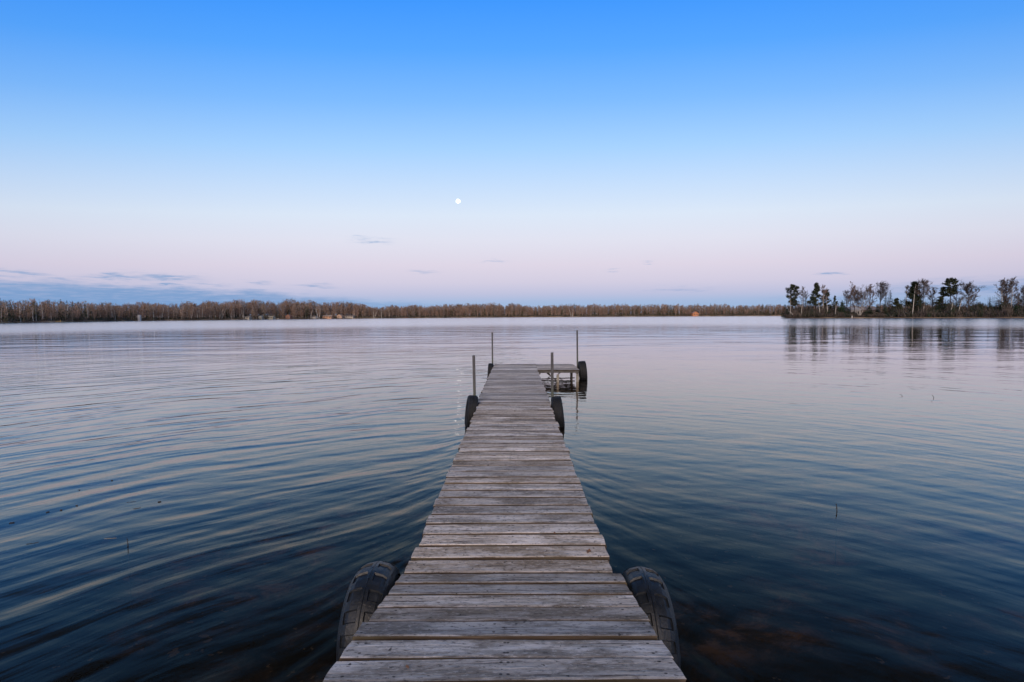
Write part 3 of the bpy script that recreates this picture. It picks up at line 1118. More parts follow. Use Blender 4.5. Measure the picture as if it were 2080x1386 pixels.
r = random.Random(21)
I = [
    # kind, px, top row, offset, spread(px), kwargs, label
    ('pine', 1610, 580, 6, 12, dict(base=.34, limbs=44, tufts=6), 'leftmost tall pine on the wooded point, round open crown'),
    ('birch', 1604, 596, 2.5, 5, dict(base=.5, limbs=9, lean=-.2), 'straight white birch in front of the leftmost pine'),
    ('bare', 1631, 583, 6, 9, dict(base=.35, trunk=M_BARK), 'slender leafless tree just right of the leftmost pine'),
    ('birch', 1630, 604, 3, 5, dict(base=.55, limbs=8, lean=.5), 'short white birch just right of the leftmost pine'),
    ('spruce', 1636, 598, 9, 5, dict(thin=.7), 'thin dark spruce between the two left pines of the point'),
    ('spruce', 1594, 618, 7, 6, {}, 'low dark spruce at the left tip of the point'),
    ('spruce', 1645, 612, 8, 7, {}, 'dark low spruce at the foot of the second pine from left'),
    ('pine', 1656, 575, 7, 12, dict(base=.30, limbs=40, top_round=False), 'second tall pine from the left with feathery pointed top'),
    ('birch', 1660, 604, 2, 4, dict(base=.6, limbs=7, lean=-1.3), 'white birch leaning left across the second tall pine'),
    ('pine', 1676, 590, 9, 9, dict(base=.35, limbs=30), 'shorter pine joined to the right of the second tall pine'),
    ('bare', 1671, 581, 7, 9, dict(base=.45, trunk=M_BIRCH, twig=M_PTWIG), 'leafless birch with rosy crown behind the shorter pine'),
    ('birch', 1677, 600, 3, 5, dict(base=.5, limbs=8, lean=-.8), 'white birch with curved stem below the shorter pine'),
    ('pine', 1695, 601, 6, 6, dict(base=.45, limbs=20, top_round=False, tufts=5), 'small bushy topped pine standing alone beside the bright fir'),
    ('birch', 1698, 617, 3, 4, dict(base=.5, limbs=7, lean=.3), 'short white forked birch beside the small pine'),
    ('spruce', 1710, 610, 4, 8, dict(m=M_FIR), 'bright green fir left of the house'),
    ('bare', 1727, 573, 9, 9, dict(base=.4, twig=M_PTWIG, limbs=10), 'tallest thin leafless tree left of the house'),
    ('bare', 1735, 582, 6, 8, dict(base=.3, leaves=.35, twig=M_PTWIG), 'tree still holding rusty dead leaves left of the house'),
    ('bare', 1719, 590, 10, 9, dict(base=.3, twig=M_TWIG), 'grey leafless tree behind the bright green fir'),
    ('bare', 1746, 592, 3, 20, dict(base=.25, trunk=M_BIRCH, twig=M_TWIG, stems=4, limbs=26), 'wide many stemmed birch in front of the house'),
    ('bare', 1766, 580, 9, 10, dict(base=.35, twig=M_PTWIG), 'leafless tree with rosy crown behind the house roof'),
    ('bare', 1771, 592, 14, 6, dict(base=.5, limbs=8), 'thin leafless tree rising over the brown house roof'),
    ('bare', 1787, 577, 4, 14, dict(base=.42, trunk=M_DARKBARK, twig=M_DTWIG, tr=.24, limbs=20), 'dark spreading leafless tree at the right end of the house'),
    ('spruce', 1798, 595, 8, 8, dict(thin=.65), 'left one of two narrow spruces beyond the dark leafless tree'),
    ('spruce', 1807, 590, 9, 9, dict(thin=.7), 'right and taller one of two narrow spruces'),
    ('pine', 1820, 606, 6, 9, dict(base=.15, limbs=30, top_round=False), 'low dense green pine beside the two narrow spruces'),
    ('bare', 1840, 581, 8, 8, dict(base=.4, trunk=M_BIRCH), 'slim leafless birch on the left side of the big dark evergreen'),
    ('pine', 1856, 573, 8, 16, dict(base=.10, limbs=70, top_round=False, m=M_SPRUCE, tufts=9), 'big dark dense evergreen behind the brightest white birch'),
    ('birch', 1858, 577, 2, 4, dict(base=.6, limbs=9, lean=.9, tr=.14), 'brightest tall white birch stem in front of the big evergreen'),
    ('spruce', 1868, 606, 6, 10, {}, 'squat dark spruce right of the brightest birch'),
    ('bare', 1874, 574, 7, 15, dict(base=.38, trunk=M_DARKBARK, limbs=22), 'wide leafless tree right of the big dark evergreen'),
    ('bare', 1893, 585, 10, 10, dict(base=.35), 'lower leafless tree right of the wide leafless one'),
    ('birch', 1878, 612, 3, 4, dict(base=.5, limbs=7, lean=.7), 'small leaning birch at the foot of the wide leafless tree'),
    ('pine', 1929, 567, 7, 12, dict(base=.55, limbs=34, tufts=7), 'tallest pine of the point with dark rounded top'),
    ('pine', 1914, 582, 8, 11, dict(base=.18, limbs=34, flat=True, onesided=.4, top_round=False), 'pine with flat layered limbs left of the tallest pine'),
    ('bare', 1941, 582, 9, 9, dict(base=.35), 'faint leafless tree right of the tallest pine'),
    ('birch', 1935, 606, 3, 4, dict(base=.5, limbs=7, lean=.6), 'white forked birch below the tallest pine'),
    ('bare', 1965, 579, 6, 14, dict(base=.52, trunk=M_DARKBARK, twig=M_DTWIG, limbs=20, tr=.2), 'dark round headed leafless tree right of the tallest pine'),
    ('birch', 1953, 604, 4, 4, dict(base=.5, limbs=7, lean=1.2), 'thin birch leaning right beside the round headed tree'),
    ('bare', 1975, 600, 6, 6, dict(base=.5, limbs=8, lean=4.0), 'small leafless tree leaning right beyond the round headed tree'),
    ('bare', 1990, 588, 6, 8, dict(base=.55, limbs=10, lean=5.5), 'long leafless tree leaning far right over the brush'),
    ('bare', 2030, 586, 9, 9, dict(base=.5, limbs=10, lean=-4.0), 'leafless tree leaning left towards the gap'),
    ('bare', 2033, 571, 4, 11, dict(base=.6, trunk=M_BIRCH, twig=M_TWIG, limbs=14), 'tall birch with spreading top, left of the right hand trio'),
    ('bare', 2044, 573, 7, 11, dict(base=.45, trunk=M_DARKBARK, limbs=16, lean=.8), 'dark stemmed leafless tree, middle of the right hand trio'),
    ('bare', 2054, 567, 5, 12, dict(base=.4, trunk=M_BIRCH, limbs=18), 'tallest birch, right one of the right hand trio'),
    ('bare', 2040, 606, 5, 12, dict(base=.25, limbs=14), 'low bushy leafless tree under the right hand trio'),
    ('spruce', 2063, 620, 4, 7, dict(m=M_FIR), 'small bright green fir near the right edge'),
    ('bare', 2078, 584, 4, 13, dict(base=.35, limbs=16, trunk=M_DARKBARK), 'leafless tree cut by the right edge of the picture'),
    ('bare', 2068, 600, 8, 12, dict(base=.3, limbs=14), 'grey leafless tree behind the small fir near the right edge'),
    ('spruce', 2006, 635, 3, 5, {}, 'tiny dark spruce alone in the brush gap'),
    ('spruce', 1765, 622, 3, 8, {}, 'low dark spruce in front of the brown house'),
    ('spruce', 1908, 616, 4, 7, {}, 'low dark spruce at the foot of the layered pine'),
]
for kind, px, top, off, sp, kw, label in I:
    loc, Ht = isl(px, top, off)
    Y = loc[1]
    s = sp * Y / F * {'pine': 1.28, 'spruce': 1.25, 'birch': 1.3, 'bare': 1.55}[kind]
    kw = dict(kw)
    if kind == 'bare':
        kw['limbs'] = int(kw.get('limbs', 14) * 1.6)
        kw['base'] = kw.get('base', .3) * .82
        kw['twigs'] = 16
    lean = kw.pop('lean', 0.0)
    loc = (loc[0] - lean, loc[1], loc[2])
    if kind == 'pine':
        pine_tree(label, loc, Ht, s, r, lean=lean, **kw)
    elif kind == 'spruce':
        spruce_tree(label, loc, Ht, s, r, name='fir_tree' if kw.get('m') is M_FIR else 'spruce_tree', **kw)
    elif kind == 'birch':
        bare_tree(label, loc, Ht, s, r, name='birch_tree', trunk_m=M_BIRCH, twig_m=M_TWIG, lean=lean, subs=4, twigs=6, tr=kw.pop('tr', .13), **kw)
    else:
        bare_tree(label, loc, Ht, s, r, trunk_m=kw.pop('trunk', M_BARK), twig_m=kw.pop('twig', M_TWIG), lean=lean, **kw)
# fallen pale branch at the left tip, pale stump by the waterline
a, b, c = at(1612, 641, islY(1612) + 1.5), at(1606, 634, islY(1606) + 1.5), at(1594, 632, islY(1594) + 2.5)
mb = MB()
mb.tube([a - Vector((0, 0, .3)), a.lerp(b, .6), b, b.lerp(c, .5) + Vector((0, 0, .1)), c], [.10, .09, .08, .06, .03], 6)
fb = mb.build('fallen_branch', M_BIRCH)
tag(fb, 'pale arched fallen branch at the left tip of the point', 'branch')
s0 = at(1730.5, 646, islY(1730) + .3)
mb = MB()
mb.tube([(s0.x, s0.y, -.3), (s0.x, s0.y, .35), (s0.x + .1, s0.y, .8), (s0.x - .02, s0.y, 1.05)], [.22, .2, .17, .1], 7)
tag(mb.build('tree_stump', M_BIRCH), 'pale broken stump at the waterline in front of the house', 'stump')


# ------------------------------------------------------------------ houses
def cabin(name, label, px0, px1, top, bot, Y, wall_c, roof_c, depth=5.0, gable='side', wins=2, roof_h=.42, cat='cabin', door=True, zb=None):
    xl, xr = at(px0, bot, Y).x, at(px1, bot, Y).x
    zt, z0 = at((px0 + px1) / 2, top, Y).z, at((px0 + px1) / 2, bot, Y).z
    if zb is not None:
        z0 = zb
    w, h = xr - xl, zt - z0
    we = h * (1 - roof_h)
    t = thing(name, label, cat, ((xl + xr) / 2, Y, z0))
    wm = paint('wall_%s' % label, wall_c)
    rm = paint('roof_%s' % label, roof_c)
    mb = MB()
    mb.box(-w / 2, w / 2, 0, depth, -1.0, we)
    if gable == 'front':
        mb.add([(-w / 2, 0, we), (w / 2, 0, we), (0, 0, h - .04), (-w / 2, depth, we), (w / 2, depth, we), (0, depth, h - .04)], [(0, 1, 2), (5, 4, 3)])
    else:
        mb.add([(-w / 2, 0, we), (-w / 2, depth, we), (-w / 2, depth / 2, h - .04), (w / 2, 0, we), (w / 2, depth, we), (w / 2, depth / 2, h - .04)], [(2, 1, 0), (3, 4, 5)])
    mb.build('wall', wm, t)
    mb = MB()
    e = min(.25, w * .05)
    th = .10
    if gable == 'front':
        for sx in (-1, 1):
            A = [(sx * (w / 2 + e), -e, we - e * .4), (0, -e, h), (0, depth + e, h), (sx * (w / 2 + e), depth + e, we - e * .4)]
            mb.add(A + [(x, y, z + th) for x, y, z in A], [(0, 1, 2, 3), (7, 6, 5, 4), (0, 4, 5, 1), (1, 5, 6, 2), (2, 6, 7, 3), (3, 7, 4, 0)])
    else:
        for (ya, yb) in ((-e, depth / 2), (depth + e, depth / 2)):
            A = [(-w / 2 - e, ya, we - .1), (w / 2 + e, ya, we - .1), (w / 2 + e, yb, h), (-w / 2 - e, yb, h)]
            mb.add(A + [(x, y, z + th) for x, y, z in A], [(0, 1, 2, 3), (7, 6, 5, 4), (0, 4, 5, 1), (1, 5, 6, 2), (2, 6, 7, 3), (3, 7, 4, 0)])
    mb.build('roof', rm, t)
    for i in range(wins):
        cx = -w / 2 + w * (i + .7) / (wins + .4)
        ww, wh = min(.6, w * .12), min(.5, we * .22)
        mb = MB()
        mb.box(cx - ww, cx + ww, -.06, -.003, we * .55 - wh, we * .55 + wh)
        wo_ = mb.build('window', M_FRAME if wall_c[0] > .4 else M_PALE, t)
        mb = MB()
        mb.box(cx - ww * .82, cx + ww * .82, -.075, -.062, we * .55 - wh * .8, we * .55 + wh * .8)
        mb.build('pane', M_GLASS, wo_)
    if door and we > 1.6:
        mb = MB()
        mb.box(w * .42 - .45, w * .42, -.05, -.003, 0, min(2.0, we * .9))
        mb.build('door', M_FRAME, t)
    return t


def sY(px, o):
    return shoreY(px) + o


cabin('house', 'pale grey roofed house half hidden among trees on the point', 1728, 1748, 623.5, 640, islY(1740) + 12, (.42, .41, .40), (.50, .51, .52), 6, wins=2, roof_h=.30, cat='house', zb=.7)
cabin('house', 'long low brown house on the point right of the grey one', 1752, 1787, 623, 641, islY(1770) + 15, (.20, .15, .125), (.30, .25, .22), 7, wins=3, roof_h=.34, cat='house', zb=.7)
cabin('cabin', 'bright orange cabin alone on the far right shore', 1407, 1419, 633, 641.5, sY(1412, 1.8), (.50, .21, .10), (.34, .21, .17), 6, gable='front', wins=2, roof_h=.42)
cabin('cabin', 'peach gabled cabin in the cottage row on the left shore', 683, 694, 638.5, 646, sY(688, 2.2), (.50, .34, .24), (.32, .24, .20), 6, gable='front', wins=1, roof_h=.5)
cabin('cabin', 'long tan cabin with orange wall left of the peach cabin', 655, 673, 640.5, 646.3, sY(664, 2.0), (.48, .27, .16), (.38, .30, .25), 6, wins=3, roof_h=.4)
cabin('cabin', 'long pale cabin right of the peach gabled cabin', 696, 717, 641, 645.3, sY(706, 2.6), (.38, .35, .30), (.20, .17, .16), 6, wins=4, roof_h=.38)
cabin('cabin', 'small pale cottage left of the long tan cabin', 631, 641, 641.5, 645.5, sY(636, 2.4), (.42, .39, .35), (.18, .16, .15), 5, wins=2, roof_h=.4)
cabin('cabin', 'reddish brown little boathouse right of the two pale cottages', 580, 589, 639, 647.5, sY(585, 1.8), (.26, .13, .09), (.24, .15, .12), 5, gable='front', wins=1, roof_h=.35)
cabin('cabin', 'pale grey gabled cottage, leftmost of the cottage row', 525, 531.5, 641.5, 648.5, sY(528, 2.2), (.40, .39, .33), (.36, .35, .31), 5, gable='front', wins=1, roof_h=.4)
cabin('cabin', 'wide cream cottage right of the leftmost gabled one', 543, 554, 642, 648, sY(548, 2.0), (.36, .345, .28), (.36, .345, .29), 5, wins=2, roof_h=.36)
cabin('cabin', 'low whitish cabin by the water left of the cottage row', 492, 506, 642.5, 648, sY(499, 2.0), (.42, .39, .33), (.27, .25, .22), 5, wins=2, roof_h=.35)
cabin('shed', 'narrow white upright shed on the tan bank of the left shore', 279.5, 284, 640, 650, sY(282, 1.8), (.60, .60, .60), (.5, .5, .5), 1.2, gable='front', wins=0, roof_h=.1, cat='shed', door=False)

# small boats and a landing on the left shore
def boat(label, px, py, Y, L, c):
    p = at(px, py, Y)
    t = thing('rowing_boat', label, 'boat', (p.x, Y, land_z(Y - shoreY(px)) + .1))
    mb = MB()
    st = [(-.5, .30, .34), (-.3, .42, .30), (0, .48, .28), (.3, .36, .32), (.5, .03, .48)]
    vs = []
    for (k, hw, sh) in st:
        vs += [(k * L, -hw, sh), (k * L, -hw * .55, 0), (k * L, hw * .55, 0), (k * L, hw, sh), (k * L, hw * .9, sh - .02), (k * L, 0, .12), (k * L, -hw * .9, sh - .02)]
    fs = [(i * 7 + j, i * 7 + (j + 1) % 7, (i + 1) * 7 + (j + 1) % 7, (i + 1) * 7 + j) for i in range(4) for j in range(7)]
    mb.add(vs, fs + [tuple(range(7)), tuple(reversed(range(28, 35)))])
    mb.build('hull', paint('boat_%s' % label, c), t)
    mb = MB()
    mb.box(-.1, .15, -.42, .42, .20, .24)
    mb.build('thwart', M_FRAME, t)
    return t


boat('small white boat pulled up below the small pale cottage', 641, 646.5, sY(641, 1.6), 2.6, (.8, .78, .76))
boat('long pale boat lying right of the wide cream cottage', 561, 647, sY(561, 1.8), 4.6, (.62, .6, .56))
boat('low reddish boat on the bare middle of the far shore', 824, 645, sY(824, 1.5), 4.5, (.42, .2, .15))
p0 = at(116, 654, sY(116, -1.5))
p1 = at(135, 654, sY(135, -1.5))
t = thing('wooden_landing', 'low yellowish timber landing at the water on the left shore', 'landing', ((p0.x + p1.x) / 2, p0.y, 0))
Ll = (p1 - p0).length
for i in range(12):
    mb = MB()
    mb.box(-Ll / 2 + i * Ll / 12 + .02, -Ll / 2 + (i + 1) * Ll / 12 - .02, -.6, .8, .52, .58)
    mb.build('plank', paint('yellowed_timber', (.55, .38, .16)), t)
for xx in (-Ll / 2 + .1, Ll / 2 - .1):
    mb = MB()
    mb.box(xx - .08, xx + .08, -.7, -.56, -.8, 1.25)
    mb.build('post', paint('yellowed_timber', (.55, .38, .16)), t)
mb = MB()
mb.box(-Ll / 2, Ll / 2, -.64, -.60, .36, .515)
mb.build('rim_board', paint('yellowed_timber', (.55, .38, .16)), t)

# ------------------------------------------------------------------ birches and spruces one can tell apart on the far shore
r = random.Random(77)
B = [  # base px, base row, top px, top row, radius, stems, label
    (3, 655, 2, 622, .10, 1, 'thin pale birch at the very left edge of the far shore'),
    (17, 654, 11, 613, .15, 1, 'pale birch leaning left near the left edge'),
    (41, 654, 40, 616, .19, 1, 'thick grey birch between the leaning birch and the bright pair'),
    (67.5, 654, 66, 620, .14, 1, 'pale birch left of the brightest straight birch'),
    (74, 640, 71, 620, .12, 1, 'short slanting birch touching the pale one on the left shore'),
    (86, 654, 86.5, 618, .20, 1, 'brightest straight birch on the left shore before the landing'),
    (103.5, 654, 103.5, 632, .09, 1, 'thin short birch left of the yellowish landing'),
    (136, 651, 138, 615, .15, 1, 'tall birch at the right end of the yellowish landing'),
    (146.5, 651, 147, 632, .12, 1, 'short white birch right of the yellowish landing'),
    (178, 652, 179, 620, .13, 1, 'yellowish lower birch on the left shore past the landing'),
    (204, 652, 203.5, 636, .11, 1, 'short white stem like a post on the left shore'),
    (228, 651, 226, 618, .14, 1, 'tall pale birch left of the slanting forked one'),
    (233.5, 651, 229.5, 628, .15, 2, 'slanting forked birch left of the narrow white shed'),
    (312, 650.5, 310.5, 622, .19, 1, 'bright straight birch right of the narrow white shed'),
    (325, 650, 327, 630, .15, 2, 'tan forked birch right of the bright straight one'),
    (329, 649, 333, 624, .13, 1, 'slanting tan birch behind the tan forked birch'),
    (342, 648, 341, 620, .12, 1, 'slim pale birch between tan and big forked birches'),
    (370, 649, 369, 622, .19, 2, 'large V forked birch in the middle of the left shore'),
    (389, 648, 390, 623, .17, 2, 'Y forked birch right of the large V forked one'),
    (401.5, 648, 399, 630, .13, 1, 'bent birch right of the Y forked birch'),
    (406, 645, 404, 624, .12, 1, 'thin birch behind the bent birch'),
    (411, 648, 411.5, 623, .19, 1, 'thick straight birch right of the bent birch'),
    (425.5, 648, 425, 637, .12, 1, 'short pale birch stub right of the thick straight birch'),
    (438, 648, 436, 630, .13, 1, 'slim birch left of the crossing pair'),
    (445, 648, 451, 626, .17, 2, 'left birch of the crossing slanted pair'),
    (450, 648, 457, 627, .17, 2, 'right birch of the crossing slanted pair'),
    (470, 648, 468, 627, .15, 2, 'forked birch left of the low whitish cabin'),
    (475, 648, 475, 621, .11, 1, 'thin straight birch left of the low whitish cabin'),
    (494, 645, 493, 626, .13, 2, 'forked pale birch behind the low whitish cabin'),
    (631, 646, 635, 630, .15, 1, 'slanting birch left of the small pale cottage'),
    (646, 647, 641, 626, .19, 1, 'bright birch leaning left at the white boat'),
    (649, 646, 651, 624, .17, 1, 'bright upright birch left of the long tan cabin'),
    (720, 645.5, 719, 628, .18, 1, 'pale birch right of the long pale cabin'),
    (759, 647, 758.5, 630, .20, 1, 'straight birch of the slanted pair on the middle shore'),
    (761, 646.5, 767, 632, .18, 1, 'birch slanting right beside a straight one on middle shore'),
    (775, 646, 775, 629, .20, 1, 'lone straight birch right of the slanted pair on middle shore'),
    (1160, 643, 1155, 626, .22, 1, 'pale birch leaning left on the distant shore behind the dock'),
    (1163, 643, 1164, 627, .20, 1, 'pale upright birch on the distant shore behind the dock'),
]
for bx, by, tx, ty, rad, stems, label in B:
    Y = sY(bx, 2.2)
    X = base_on(bx, Y)
    zt = at(tx, ty, Y).z
    Ht = zt - .4
    lean = (at(tx, ty, Y).x - X)
    bare_tree(label, (X, Y, .35), Ht, Ht * .22, r, name='birch_tree', trunk_m=M_BIRCH, twig_m=M_WTWIG2, lean=lean, base=.5, limbs=9, subs=4, twigs=5, tr=min(.30, rad * Y / 260 * 1.2 + .05),
              stems=stems, up=1.0, tw=.03)
S = [(2.5, 605, 'dark pointed spruce on the skyline at the left edge'), (67, 610, 'dark spruce tip above the pale birch on the left skyline'),
     (100, 607.5, 'sharp spruce tip left of the tallest skyline tree at left'), (125, 607, 'tallest brownish pointed conifer of the left skyline'),
     (137.5, 609, 'thin spruce tip just right of the tallest left skyline tree'), (149, 611, 'broad conifer top over the yellowish landing'),
     (160.5, 611, 'pointed conifer top right of the broad one over the landing'), (209, 613, 'last spruce tip of the left skyline before the smooth wood'),
     (43, 609.5, 'low spruce tip over the thick grey birch'),
     (1167, 614.5, 'lone dark spruce above the distant skyline behind the dock'), (1356, 618, 'small spruce tip above the distant wood left of the orange cabin'),
     (1443, 615.5, 'dark spruce tip above the wood right of the orange cabin'), (1548, 616.5, 'dark spruce tip above the wood left of the point')]
for px, top, label in S:
    Y = sY(px, 14)
    X = base_on(px, Y)
    zb = land_z(14)
    Ht = at(px, top, Y).z - zb
    spruce_tree(label, (X, Y, zb), Ht, Ht * .16, r, m=M_WDARK if px in (125, 149) else M_SPRUCE, whorls=16)

# ------------------------------------------------------------------ the woods that read as one mass
TOPS = np.array([(-700, 590), (-300, 602), (0, 611), (60, 611), (130, 612), (170, 616), (260, 618), (350, 616.5), (430, 615), (480, 612.5), (520, 614), (560, 612.5), (615, 611), (640, 616),
                 (665, 614.5), (710, 617), (760, 624), (820, 622), (870, 621), (940, 620), (990, 617.5), (1030, 619), (1060, 620), (1100, 621.5), (1160, 621), (1210, 619.5), (1250, 620),
                 (1300, 618.5), (1380, 620), (1450, 620), (1520, 619.5), (1590, 620), (1700, 620.5), (1900, 621), (2080, 621), (2400, 619), (2800, 610)])


CLEAR = [(1406, 1420), (682, 718), (654, 674), (630, 644), (579, 590), (524, 532), (542, 568), (491, 507), (278, 286)]


def wood_mass(px_range, step_m, rows, seed, conifer, name, label):
    r = np.random.RandomState(seed)
    Q, MI = [], []
    px = px_range[0]
    while px < px_range[1]:
        Y0 = shoreY(px)
        dpx = step_m * F / Y0
        px += dpx * r.uniform(.6, 1.4)
        cf = float(np.interp(px, conifer[0], conifer[1]))
        for row in range(rows):
            off = 4 + row * 2.6 + r.uniform(-1.3, 1.3)
            if off < 9.5 and any(c0 - 1 < px < c1 + 1 for c0, c1 in CLEAR):
                continue
            Y = Y0 + off
            pp = px + r.uniform(-.5, .5) * dpx
            X = base_on(pp, Y)
            zb = land_z(off)
            top = np.interp(pp, TOPS[:, 0], TOPS[:, 1])
            yh = HORIZ + (1049 - pp) * 0.0063
            zt = CAM_Z + (yh - top) * Y / F
            hmax = zt - zb
            hh = hmax * (r.uniform(.80, 1.06) if row > rows * .5 else r.uniform(.50, .95)) * (1 + .07 * math.sin(pp * .09 + 2 * math.sin(pp * .031)))
            big = Y / 200.0                       # coarser pieces where the wood is farther off
            con = r.rand() < cf
            base = np.array([X, Y, zb])
            # trunk
            tw = (.06 + .06 * r.rand()) * big ** .6
            ln = r.uniform(-.04, .04) * hh
            q = np.array([[-tw, 0, -.3], [tw, 0, -.3], [ln + tw * .3, 0, hh * .93], [ln - tw * .3, 0, hh * .93]]) + base
            Q.append(q[None])
            MI.append(np.full(1, 0 if r.rand() < .55 else 1))
            if con:
                n = 60
                k = r.rand(n) ** .7
                z = hh * (.04 + .96 * k)
                w = hh * .15 * (1.02 - k) + .08
                a = r.uniform(0, 2 * np.pi, n)
                c0 = np.stack([np.zeros(n), np.zeros(n), z], 1)
                c1 = c0 + np.stack([np.cos(a) * w, np.sin(a) * w, -w * .35], 1)
                s = np.stack([-np.sin(a) * .2, np.cos(a) * .2, np.full(n, .30)], 1) * (w[:, None] * .55 + .1)
                Q.append(np.stack([c0 - s, c0 + s, c1 + s * .3, c1 - s * .3], 1) + base)
                MI.append(np.full(n, 3))
            else:
                n = 84
                k = r.rand(n)
                z = hh * (.22 + .76 * k)
                cw = hh * .17 * np.sin(np.pi * np.clip(.18 + .74 * k, 0, 1)) + .15
                a = r.uniform(0, 2 * np.pi, n)
                rr = np.sqrt(r.rand(n)) * cw
                c0 = np.stack([np.cos(a) * rr + ln * k, np.sin(a) * rr, z], 1)
                L = hh * r.uniform(.05, .13, n)
                d = np.stack([np.cos(a) * .45 + r.normal(0, .25, n), np.sin(a) * .45, np.ones(n)], 1)
                d /= np.linalg.norm(d, axis=1)[:, None]
                c1 = c0 + d * L[:, None]
                b = r.uniform(0, np.pi, n)
                s = np.stack([np.cos(b), np.sin(b), r.normal(0, .2, n)], 1) * (.085 * big ** .7)
                Q.append(np.stack([c0 - s, c0 + s, c1 + s * .4, c1 - s * .4], 1) + base)
                MI.append(np.full(n, 1 if r.rand() < .62 else 2))
            if row < 3:                            # undergrowth
                n = 16
                c0 = np.stack([r.uniform(-2, 2, n), r.uniform(-1.5, 1.5, n), np.zeros(n)], 1)
                hh2 = r.uniform(.4, 1.9, n)
                c1 = c0 + np.stack([r.normal(0, .4, n), r.normal(0, .3, n), hh2], 1)
                b = r.uniform(0, np.pi, n)
                s = np.stack([np.cos(b), np.sin(b), np.zeros(n)], 1) * (.14 * big ** .6)
                Q.append(np.stack([c0 - s, c0 + s, c1 + s * .5, c1 - s * .5], 1) + base)
                MI.append(np.where(r.rand(n) < .45, 3, 4))
    o = quads_obj(name, np.concatenate(Q), np.concatenate(MI), [M_WTRUNK, M_WTWIG, M_WTWIG2, M_WDARK, M_BRUSH])
    tag(o, label, 'wood', kind='stuff')
    return o


CON = ([-700, 0, 150, 215, 330, 700, 760, 1000, 1180, 1300, 1400, 1600, 2100], [.45, .48, .46, .30, .18, .14, .22, .34, .3, .42, .52, .6, .65])
wood_mass((-650, 1010), 2.0, 11, 1, CON, 'bare_wood', 'long brown leafless wood along the left and middle far shore')
wood_mass((1010, 2500), 2.5, 11, 2, CON, 'mixed_wood', 'brown and dark green wood along the right far shore')

# brush on the point
rs = np.random.RandomState(9)
Q, MI = [], []
for i in range(8000):
    px = rs.uniform(1592, 2250)
    off = 1.0 + abs(rs.normal(0, 1)) * 5
    Y = islY(px) + off
    b = float(np.interp(px, ISL_PX, ISL_B))
    if off > b * .8:
        continue
    X = base_on(px, Y)
    hmx = float(np.interp(px, [1592, 1620, 1700, 1725, 1790, 1830, 2250], [1.4, 3.6, 3.2, 1.8, 2.0, 3.9, 4.0])) * (.25 + .75 * min(1, off / 5)) * (1 + .38 * math.sin(px * .17) * math.sin(px * .053))
    n = 9
    c0 = np.stack([rs.normal(0, .5, n), rs.normal(0, .4, n), np.full(n, .2)], 1)
    c1 = c0 + np.stack([rs.normal(0, .5, n), rs.normal(0, .3, n), rs.uniform(.35, 1.0, n) * hmx], 1)
    a = rs.uniform(0, np.pi, n)
    s = np.stack([np.cos(a), np.sin(a), np.zeros(n)], 1) * .07
    Q.append(np.stack([c0 - s, c0 + s, c1 + s * .5, c1 - s * .5], 1) + np.array([X, Y, .2]))
    MI.append(np.full(n, 2 if rs.rand() < .15 + .4 * (math.sin(px * .11) * math.sin(px * .037 + 1) > .1) else (0 if rs.rand() < .7 else 1)))
for i in range(420):
    px = rs.uniform(1596, 2250)
    b = float(np.interp(px, ISL_PX, ISL_B))
    off = rs.uniform(2.5, max(4, min(16, b * .7)))
    if 1728 < px < 1790 and off < 13 and rs.rand() < .75:
        continue
    Y = islY(px) + off
    X = base_on(px, Y)
    hh = rs.uniform(2.5, 7.6)
    con = rs.rand() < .42
    n = 70
    k = rs.rand(n)
    if con:
        z = hh * (.05 + .95 * k)
        w = hh * .22 * (1.02 - k) + .1
        a = rs.uniform(0, 2 * np.pi, n)
        c0 = np.stack([np.zeros(n), np.zeros(n), z], 1)
        c1 = c0 + np.stack([np.cos(a) * w, np.sin(a) * w, -w * .3], 1)
        s = np.stack([-np.sin(a) * .25, np.cos(a) * .25, np.full(n, .3)], 1) * (w[:, None] * .4 + .06)
        q = np.stack([c0 - s, c0 + s, c1 + s * .3, c1 - s * .3], 1)
    else:
        z = hh * (.2 + .78 * k)
        a = rs.uniform(0, 2 * np.pi, n)
        rr = np.sqrt(rs.rand(n)) * hh * .20
        c0 = np.stack([np.cos(a) * rr, np.sin(a) * rr, z], 1)
        d = np.stack([np.cos(a) * .6, np.sin(a) * .6, np.full(n, .9)], 1)
        c1 = c0 + d * (hh * rs.uniform(.06, .16, n))[:, None]
        b2 = rs.uniform(0, np.pi, n)
        s = np.stack([np.cos(b2), np.sin(b2), np.zeros(n)], 1) * .028
        q = np.stack([c0 - s, c0 + s, c1 + s * .4, c1 - s * .4], 1)
    Q.append(q + np.array([X, Y, .35]))
    MI.append(np.full(n, 2 if con else (0 if rs.rand() < .6 else 1)))
    Q.append(np.array([[[-.05, 0, 0], [.05, 0, 0], [.02, 0, hh * .92], [-.02, 0, hh * .92]]]) + np.array([X, Y, .3]))
    MI.append(np.full(1, 0))
o = quads_obj('brush', np.concatenate(Q), np.concatenate(MI), [M_BRUSH, M_DTWIG, M_SPRUCE])
tag(o, 'low grey brown brush covering the point of land', 'brush', kind='stuff')

# ------------------------------------------------------------------ reeds and bits floating in the water
def reed(label, px, py_base, bend, h, w=.006, name='reed_stem'):
    p = ground(px, py_base, 0)
    mb = MB()
    mb.tube([(0, 0, -.5), (0, 0, 0), (bend * .4, 0, h * .6), (bend, 0, h)], [w, w, w * .85, w * .4], 5)
    o = mb.build(name, M_RUST)
    o.location = (p.x, p.y, 0)
    return tag(o, label, 'reed', 'reed stems standing in the water')


